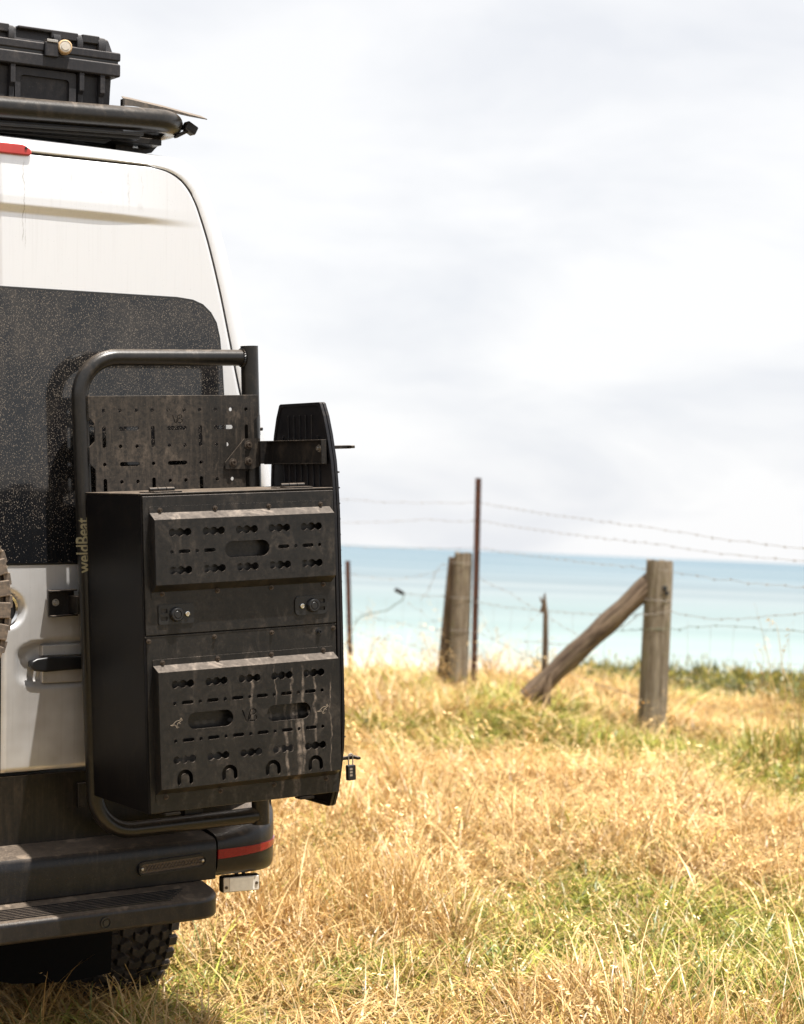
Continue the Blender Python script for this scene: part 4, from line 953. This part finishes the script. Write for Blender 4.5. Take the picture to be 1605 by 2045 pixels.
# ------------------------------------------------------------------ grass and shrubs
def blades(n, h, w, spread, lean, curl, cols, seg=5, wind=(.10, 0), flat=0, seed=0, head=None):
    """one tuft: curved tapering ribbons, with optional seed heads"""
    r = np.random.default_rng(seed); V = []; Fc = []; Cc = []
    for b in range(n):
        az = r.uniform(0, 2 * math.pi); ra = spread * math.sqrt(r.uniform()); bx, by = ra * math.cos(r.uniform(0, 6.28)), ra * math.sin(r.uniform(0, 6.28))
        H = h * r.uniform(.45, 1.15); W = w * r.uniform(.6, 1.3); le = lean * r.uniform(.2, 1.5); cu = curl * r.uniform(.3, 1.6)
        c = np.array(cols[r.integers(len(cols))]) * r.uniform(.72, 1.25)
        dx, dy = math.cos(az), math.sin(az); tw = r.uniform(-.8, .8); px_, py_ = -math.sin(az + tw), math.cos(az + tw)
        b0 = len(V); x, y, z = bx, by, -.02; ang = le
        for k in range(seg + 1):
            t = k / seg; ww = W * (1 - t ** 1.8) + .0006
            V.append((x - px_ * ww / 2, y - py_ * ww / 2, z)); V.append((x + px_ * ww / 2, y + py_ * ww / 2, z))
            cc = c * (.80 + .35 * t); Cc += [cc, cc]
            st_ = H / seg; ang += cu / seg * (1 + t)
            hx = math.sin(ang) * st_; z += max(math.cos(ang), -.55) * st_ * (1 - flat); x += dx * hx + wind[0] * st_ * t; y += dy * hx + wind[1] * st_ * t
            z = max(z, .006 + .01 * t) if k else z
        for k in range(seg): Fc.append((b0 + 2 * k, b0 + 2 * k + 1, b0 + 2 * k + 3, b0 + 2 * k + 2))
        if head and r.uniform() < head[0]:
            for q in range(head[1]):
                s = r.uniform(0, .30) * H; sx_, sy_, sz_ = x - dx * math.sin(ang) * s, y - dy * math.sin(ang) * s, z - math.cos(ang) * s
                a2 = r.uniform(0, 6.28); l_ = head[2] * r.uniform(.6, 1.3); ww = l_ * .14
                ox, oy, oz = math.cos(a2) * l_ * .45 + wind[0] * l_, math.sin(a2) * l_ * .45, r.uniform(-.75, .45) * l_
                i0 = len(V); V += [(sx_, sy_, sz_), (sx_ + ox * .5 - oy * .13 , sy_ + oy * .5 + ox * .13, sz_ + oz * .5 + ww * .4), (sx_ + ox, sy_ + oy, sz_ + oz), (sx_ + ox * .5 + oy * .13, sy_ + oy * .5 - ox * .13, sz_ + oz * .5 - ww * .4)]
                Fc.append((i0, i0 + 1, i0 + 2, i0 + 3)); Cc += [c * 1.25] * 4
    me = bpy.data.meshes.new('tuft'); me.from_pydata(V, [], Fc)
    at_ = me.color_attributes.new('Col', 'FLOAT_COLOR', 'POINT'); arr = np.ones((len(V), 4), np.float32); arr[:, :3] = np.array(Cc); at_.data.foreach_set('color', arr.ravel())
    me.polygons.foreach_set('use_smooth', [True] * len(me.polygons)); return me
def leafclump(n, rad, size, cols, seed):
    r = np.random.default_rng(seed); V = []; Fc = []; Cc = []
    for i in range(n):
        d = r.normal(0, 1, 3); d /= np.linalg.norm(d); d[2] = abs(d[2]) * .9; p = d * rad * r.uniform(.45, 1.0) * (1 + .25 * math.sin(d[0] * 5 + seed)); p[2] += .02
        a = r.normal(0, 1, 3); a /= np.linalg.norm(a); b = np.cross(a, r.normal(0, 1, 3)); b /= np.linalg.norm(b); L = size * r.uniform(.6, 1.4)
        i0 = len(V); V += [tuple(p - a * L), tuple(p + b * L * .4), tuple(p + a * L), tuple(p - b * L * .4)]; Fc.append((i0, i0 + 1, i0 + 2, i0 + 3))
        Cc += [np.array(cols[r.integers(len(cols))]) * r.uniform(.6, 1.4)] * 4
    me = bpy.data.meshes.new('clump'); me.from_pydata(V, [], Fc)
    at_ = me.color_attributes.new('Col', 'FLOAT_COLOR', 'POINT'); arr = np.ones((len(V), 4), np.float32); arr[:, :3] = np.array(Cc); at_.data.foreach_set('color', arr.ravel()); return me
def scatter(name, sources, P, rot, scale, idx, mat):
    """spreads tufts over given points with one geometry-nodes object"""
    co = bpy.data.collections.new(name + '_tufts')
    for i, me_ in enumerate(sources):
        me_.materials.append(mat); o = bpy.data.objects.new('%s_tuft_%02d' % (name, i), me_); co.objects.link(o)
    me_ = bpy.data.meshes.new(name); me_.from_pydata(P.tolist(), [], [])
    for nm, ty, key, dat in (('rot', 'FLOAT_VECTOR', 'vector', rot), ('scl', 'FLOAT_VECTOR', 'vector', scale)):
        at_ = me_.attributes.new(nm, ty, 'POINT'); at_.data.foreach_set(key, np.asarray(dat, np.float32).ravel())
    at_ = me_.attributes.new('idx', 'INT', 'POINT'); at_.data.foreach_set('value', np.asarray(idx, np.int32))
    o = bpy.data.objects.new(name, me_); COL.objects.link(o); me_.materials.append(mat)
    ng = bpy.data.node_groups.new(name, 'GeometryNodeTree'); ng.interface.new_socket('Geometry', in_out='INPUT', socket_type='NodeSocketGeometry'); ng.interface.new_socket('Geometry', in_out='OUTPUT', socket_type='NodeSocketGeometry')
    a = N(ng, 'NodeGroupInput'); b = N(ng, 'NodeGroupOutput'); ip = N(ng, 'GeometryNodeInstanceOnPoints'); ci = N(ng, 'GeometryNodeCollectionInfo')
    ci.inputs['Collection'].default_value = co; ci.inputs['Separate Children'].default_value = True; ci.inputs['Reset Children'].default_value = True
    def na(nm, dt):
        n_ = N(ng, 'GeometryNodeInputNamedAttribute', data_type=dt); n_.inputs[0].default_value = nm; return n_.outputs[0]
    ip.inputs['Pick Instance'].default_value = True
    ng.links.new(a.outputs[0], ip.inputs['Points']); ng.links.new(ci.outputs[0], ip.inputs['Instance']); ng.links.new(na('idx', 'INT'), ip.inputs['Instance Index'])
    er = N(ng, 'FunctionNodeEulerToRotation'); ng.links.new(na('rot', 'FLOAT_VECTOR'), er.inputs[0]); ng.links.new(er.outputs[0], ip.inputs['Rotation'])
    ng.links.new(na('scl', 'FLOAT_VECTOR'), ip.inputs['Scale']); ng.links.new(ip.outputs[0], b.inputs[0])
    md = o.modifiers.new('scatter', 'NODES'); md.node_group = ng; return tag(o, kind='stuff')

STR = [(1, .93, .80), (1.05, 1.0, .95), (.85, .72, .55), (1.0, .88, .62), (.70, .55, .38)]
PALE = [(1.15, 1.1, 1.05), (1.25, 1.2, 1.2), (.95, .85, .7)]
BRN = [(.75, .6, .45), (.5, .38, .26), (.9, .8, .6), (.38, .30, .2)]
GRN = [(1, 1, 1), (1.3, 1.25, 1.0), (.7, .8, .8), (2.0, 1.6, 1.8)]
MIXG = [(1.2, 1.15, 1.0), (.7, .8, .7), (2.9, 2.1, 3.2), (3.4, 2.6, 4.4), (2.2, 1.5, 1.6), (.9, .6, .6)]
WD = (.30, -.05)                                      # the sea wind lays everything over to the right
dry = [blades(44, .34, .0052, .08, .25, 1.3, STR, seed=s, head=(.12, 6, .018), wind=WD) for s in range(3)]
dry += [blades(58, .22, .0060, .09, .50, 1.7, STR, seed=s, wind=WD) for s in (11, 12, 13)]
dry += [blades(11, .54, .0042, .07, .12, .9, PALE, seg=6, seed=s, head=(.95, 15, .024), wind=WD) for s in (21, 22)]
dry += [blades(70, .18, .0060, .12, .9, 1.3, BRN, seed=s, flat=.1, wind=WD) for s in (31, 32)]
dry += [blades(34, .36, .0085, .07, .35, 1.9, PALE, seed=s, wind=WD) for s in (35, 36)]
dry += [blades(48, .21, .0105, .10, .55, 2.2, [(1, .93, .80), (1.15, 1.05, .95), (.7, .55, .42), (.9, .74, .55)], seed=s, wind=WD) for s in (37, 38)]
grn = [blades(46, .27, .0085, .07, .40, 1.5, GRN, seed=s, wind=WD) for s in (41, 42, 43)]
grn += [blades(56, .22, .0072, .08, .50, 1.5, MIXG, seed=s, wind=WD) for s in (51, 52, 53)]
def zone(n, x0, x1, y0, y1):
    return np.stack([rng.uniform(x0, x1, n), rng.uniform(y0, y1, n)], 1)
def wedge(n, y0, y1, margin=1.0):
    y = np.sqrt(rng.uniform(y0 ** 2, y1 ** 2, n)); hw = y * .205 + margin; return np.stack([rng.uniform(-1, 1, n) * hw, y], 1)
P = np.concatenate([wedge(5200, 4.3, 7.5, .7), wedge(8200, 7.5, 12, .7), wedge(9000, 12, 17, .8), wedge(9500, 17, 23, 1.2), zone(2500, -9, 9, -3, 4.3), zone(2500, -12, -3.5, 4, 22), zone(3200, 4, 14, 5, 22), wedge(2500, 23, 30, 2)])
x, y = P[:, 0], P[:, 1]
# footprint of the tyres, and grass pressed flat under and beside the van
Rb = np.array((.8196, .5711)); Fb = np.array((-.5721, .8201)); rel = P - np.array((-1.107, 5.9116)); u = rel @ Rb; f_ = rel @ Fb
tyres = (np.abs(np.abs(u) - .79) < .16) & ((np.abs(f_ - 1.0) < .22) | (np.abs(f_ - 4.66) < .22))
keep = ~tyres & ~((np.hypot(x - 1.905, y - 15.3) < .11) | (np.hypot(x - .577, y - 19.2) < .1))
P, x, y, u, f_ = P[keep], x[keep], y[keep], u[keep], f_[keep]
under = 1 / (1 + np.exp((np.maximum(np.abs(u) - 1.05, -f_ - .35)) * 6)) * (f_ < 5.6)
lush = np.clip((vnoise(x, y, 1.5, 4) - .35) * 1.5, 0, 1)
g = vnoise(x, y, 1.1, 5) * .6 + vnoise(x, y, .45, 6) * .4
def blob(cx, cy, rx, ry): return np.exp(-(((x - cx) / rx) ** 2 + ((y - cy) / ry) ** 2))
patch = 1.8 * blob(1.75, 14.6, .45, .8) + 1.9 * blob(2.2, 13.6, .8, 1.4) + 1.9 * blob(2.6, 12.0, .8, 1.1) + 1.1 * blob(3.3, 14.5, .9, 1.3) + 1.3 * blob(.45, 17.6, .75, 1.3) + .7 * blob(1.2, 15.6, .45, .8) + .60 * blob(.42, 7.9, .6, .8) + .55 * blob(1.4, 7.3, .5, .8) + .4 * blob(-.1, 5.9, .5, .5) + .35 * blob(-1.2, 6.3, 1.2, .9) + .45 * blob(1.6, 9.3, .7, .9)
golden = .9 * blob(-.1, 11.5, .9, 3.5) + .8 * blob(1.3, 10.6, 1.1, 1.0) + .5 * blob(3.8, 17, 2, 2)
fine_ = vnoise(x, y, .22, 12)
pg = np.clip(.5 + (g + (fine_ - .5) * .45 - .595 + .36 * patch - .22 * golden) * 5, .07, .90)
is_g = rng.uniform(size=len(P)) < pg
hgt = (.50 + .85 * lush) * (.35 + .75 * vnoise(x, y, .38, 13) ** 1.3 + .85 * vnoise(x, y, .85, 14)) * (1 - .22 * under) * rng.uniform(.65, 1.25, len(P))
hgt *= 1 + .45 * blob(1.3, 10.3, 1.4, 1.6) + .5 * blob(2.5, 12.9, .9, 1.2) + .12 * blob(-.62, 6.35, .35, .35) + .2 * blob(.9, 7.8, 1.2, 1.2) - .30 * blob(-.4, 5.2, .9, 1.0) - .62 * blob(4.0, 17.0, 2.2, 3.2)
hgt *= 1 + .38 * np.clip((y - 11) / 5, 0, 1)
wide = 1 + np.clip((y - 8) / 16, 0, .7)                 # far tufts are fuller, since fewer stand there
rot = np.stack([rng.normal(0, .10, len(P)), rng.normal(.06, .10, len(P)), rng.uniform(-.6, .6, len(P)) + np.where(rng.uniform(size=len(P)) < .5, 0, math.pi)], 1)
rot[:, 2] = rng.uniform(0, 2 * math.pi, len(P))
scl = np.stack([wide * rng.uniform(.85, 1.2, len(P))] * 2 + [hgt], 1)
Z3 = np.column_stack([P, ground_z(x, y)])
kd = rng.choice(14, len(P), p=[.09, .09, .08, .11, .11, .10, .008, .008, .064, .06, .06, .06, .08, .08])
br_ = vnoise(x, y, .55, 15) * .6 + vnoise(x, y, .2, 16) * .4
kd = np.where((br_ < .36) & (rng.uniform(size=len(P)) < .75), rng.integers(8, 10, len(P)), kd)
kd = np.where((br_ > .66) & (rng.uniform(size=len(P)) < .5), rng.integers(10, 12, len(P)), kd); kd = np.where((under > .4) & ((kd > 5) & (kd < 8)), 4, kd)
seedy = (rng.uniform(size=len(P)) < .09 * blob(1.2, 9.8, 1.1, 1.6) + .014) & (under < .3); kd = np.where(seedy, rng.integers(6, 8, len(P)), kd)
d_ = ~is_g | seedy; is_g = ~d_
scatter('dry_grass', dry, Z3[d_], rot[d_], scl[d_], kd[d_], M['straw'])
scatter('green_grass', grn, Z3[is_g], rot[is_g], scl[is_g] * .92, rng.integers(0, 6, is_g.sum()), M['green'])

# low coastal shrubs on the slope behind the right-hand post
sh = [leafclump(420, .30, .030, [(1, 1, 1), (1.4, 1.35, 1), (.6, .7, .7), (1.9, 1.6, 1.0)], s) for s in (61, 62, 63)]
n = 4200; y = rng.uniform(18.4, 30, n); x = rng.uniform(1.2, 11, n)
edge = 22.6 - (x - 1.9) * 1.75 + (vnoise(x, y, .8, 8) - .5) * 1.2
k = (y > np.maximum(edge, 18.8)) & (x > 1.9 + (30 - y) * .02)
x, y = x[k], y[k]; topz = 1.615 - .0545 * y + (vnoise(x, y, .7, 9) - .5) * .20
z = ground_z(x, y) - .05; hs = np.clip((topz - z) / .30, .5, 4) * rng.uniform(.8, 1.05, len(x))
scatter('coastal_shrubs', sh, np.column_stack([x, y, z]), np.stack([x * 0, x * 0, rng.uniform(0, 6.28, len(x))], 1), np.stack([rng.uniform(.8, 1.3, len(x))] * 2 + [hs], 1), rng.integers(0, 3, len(x)), M['shrub'])
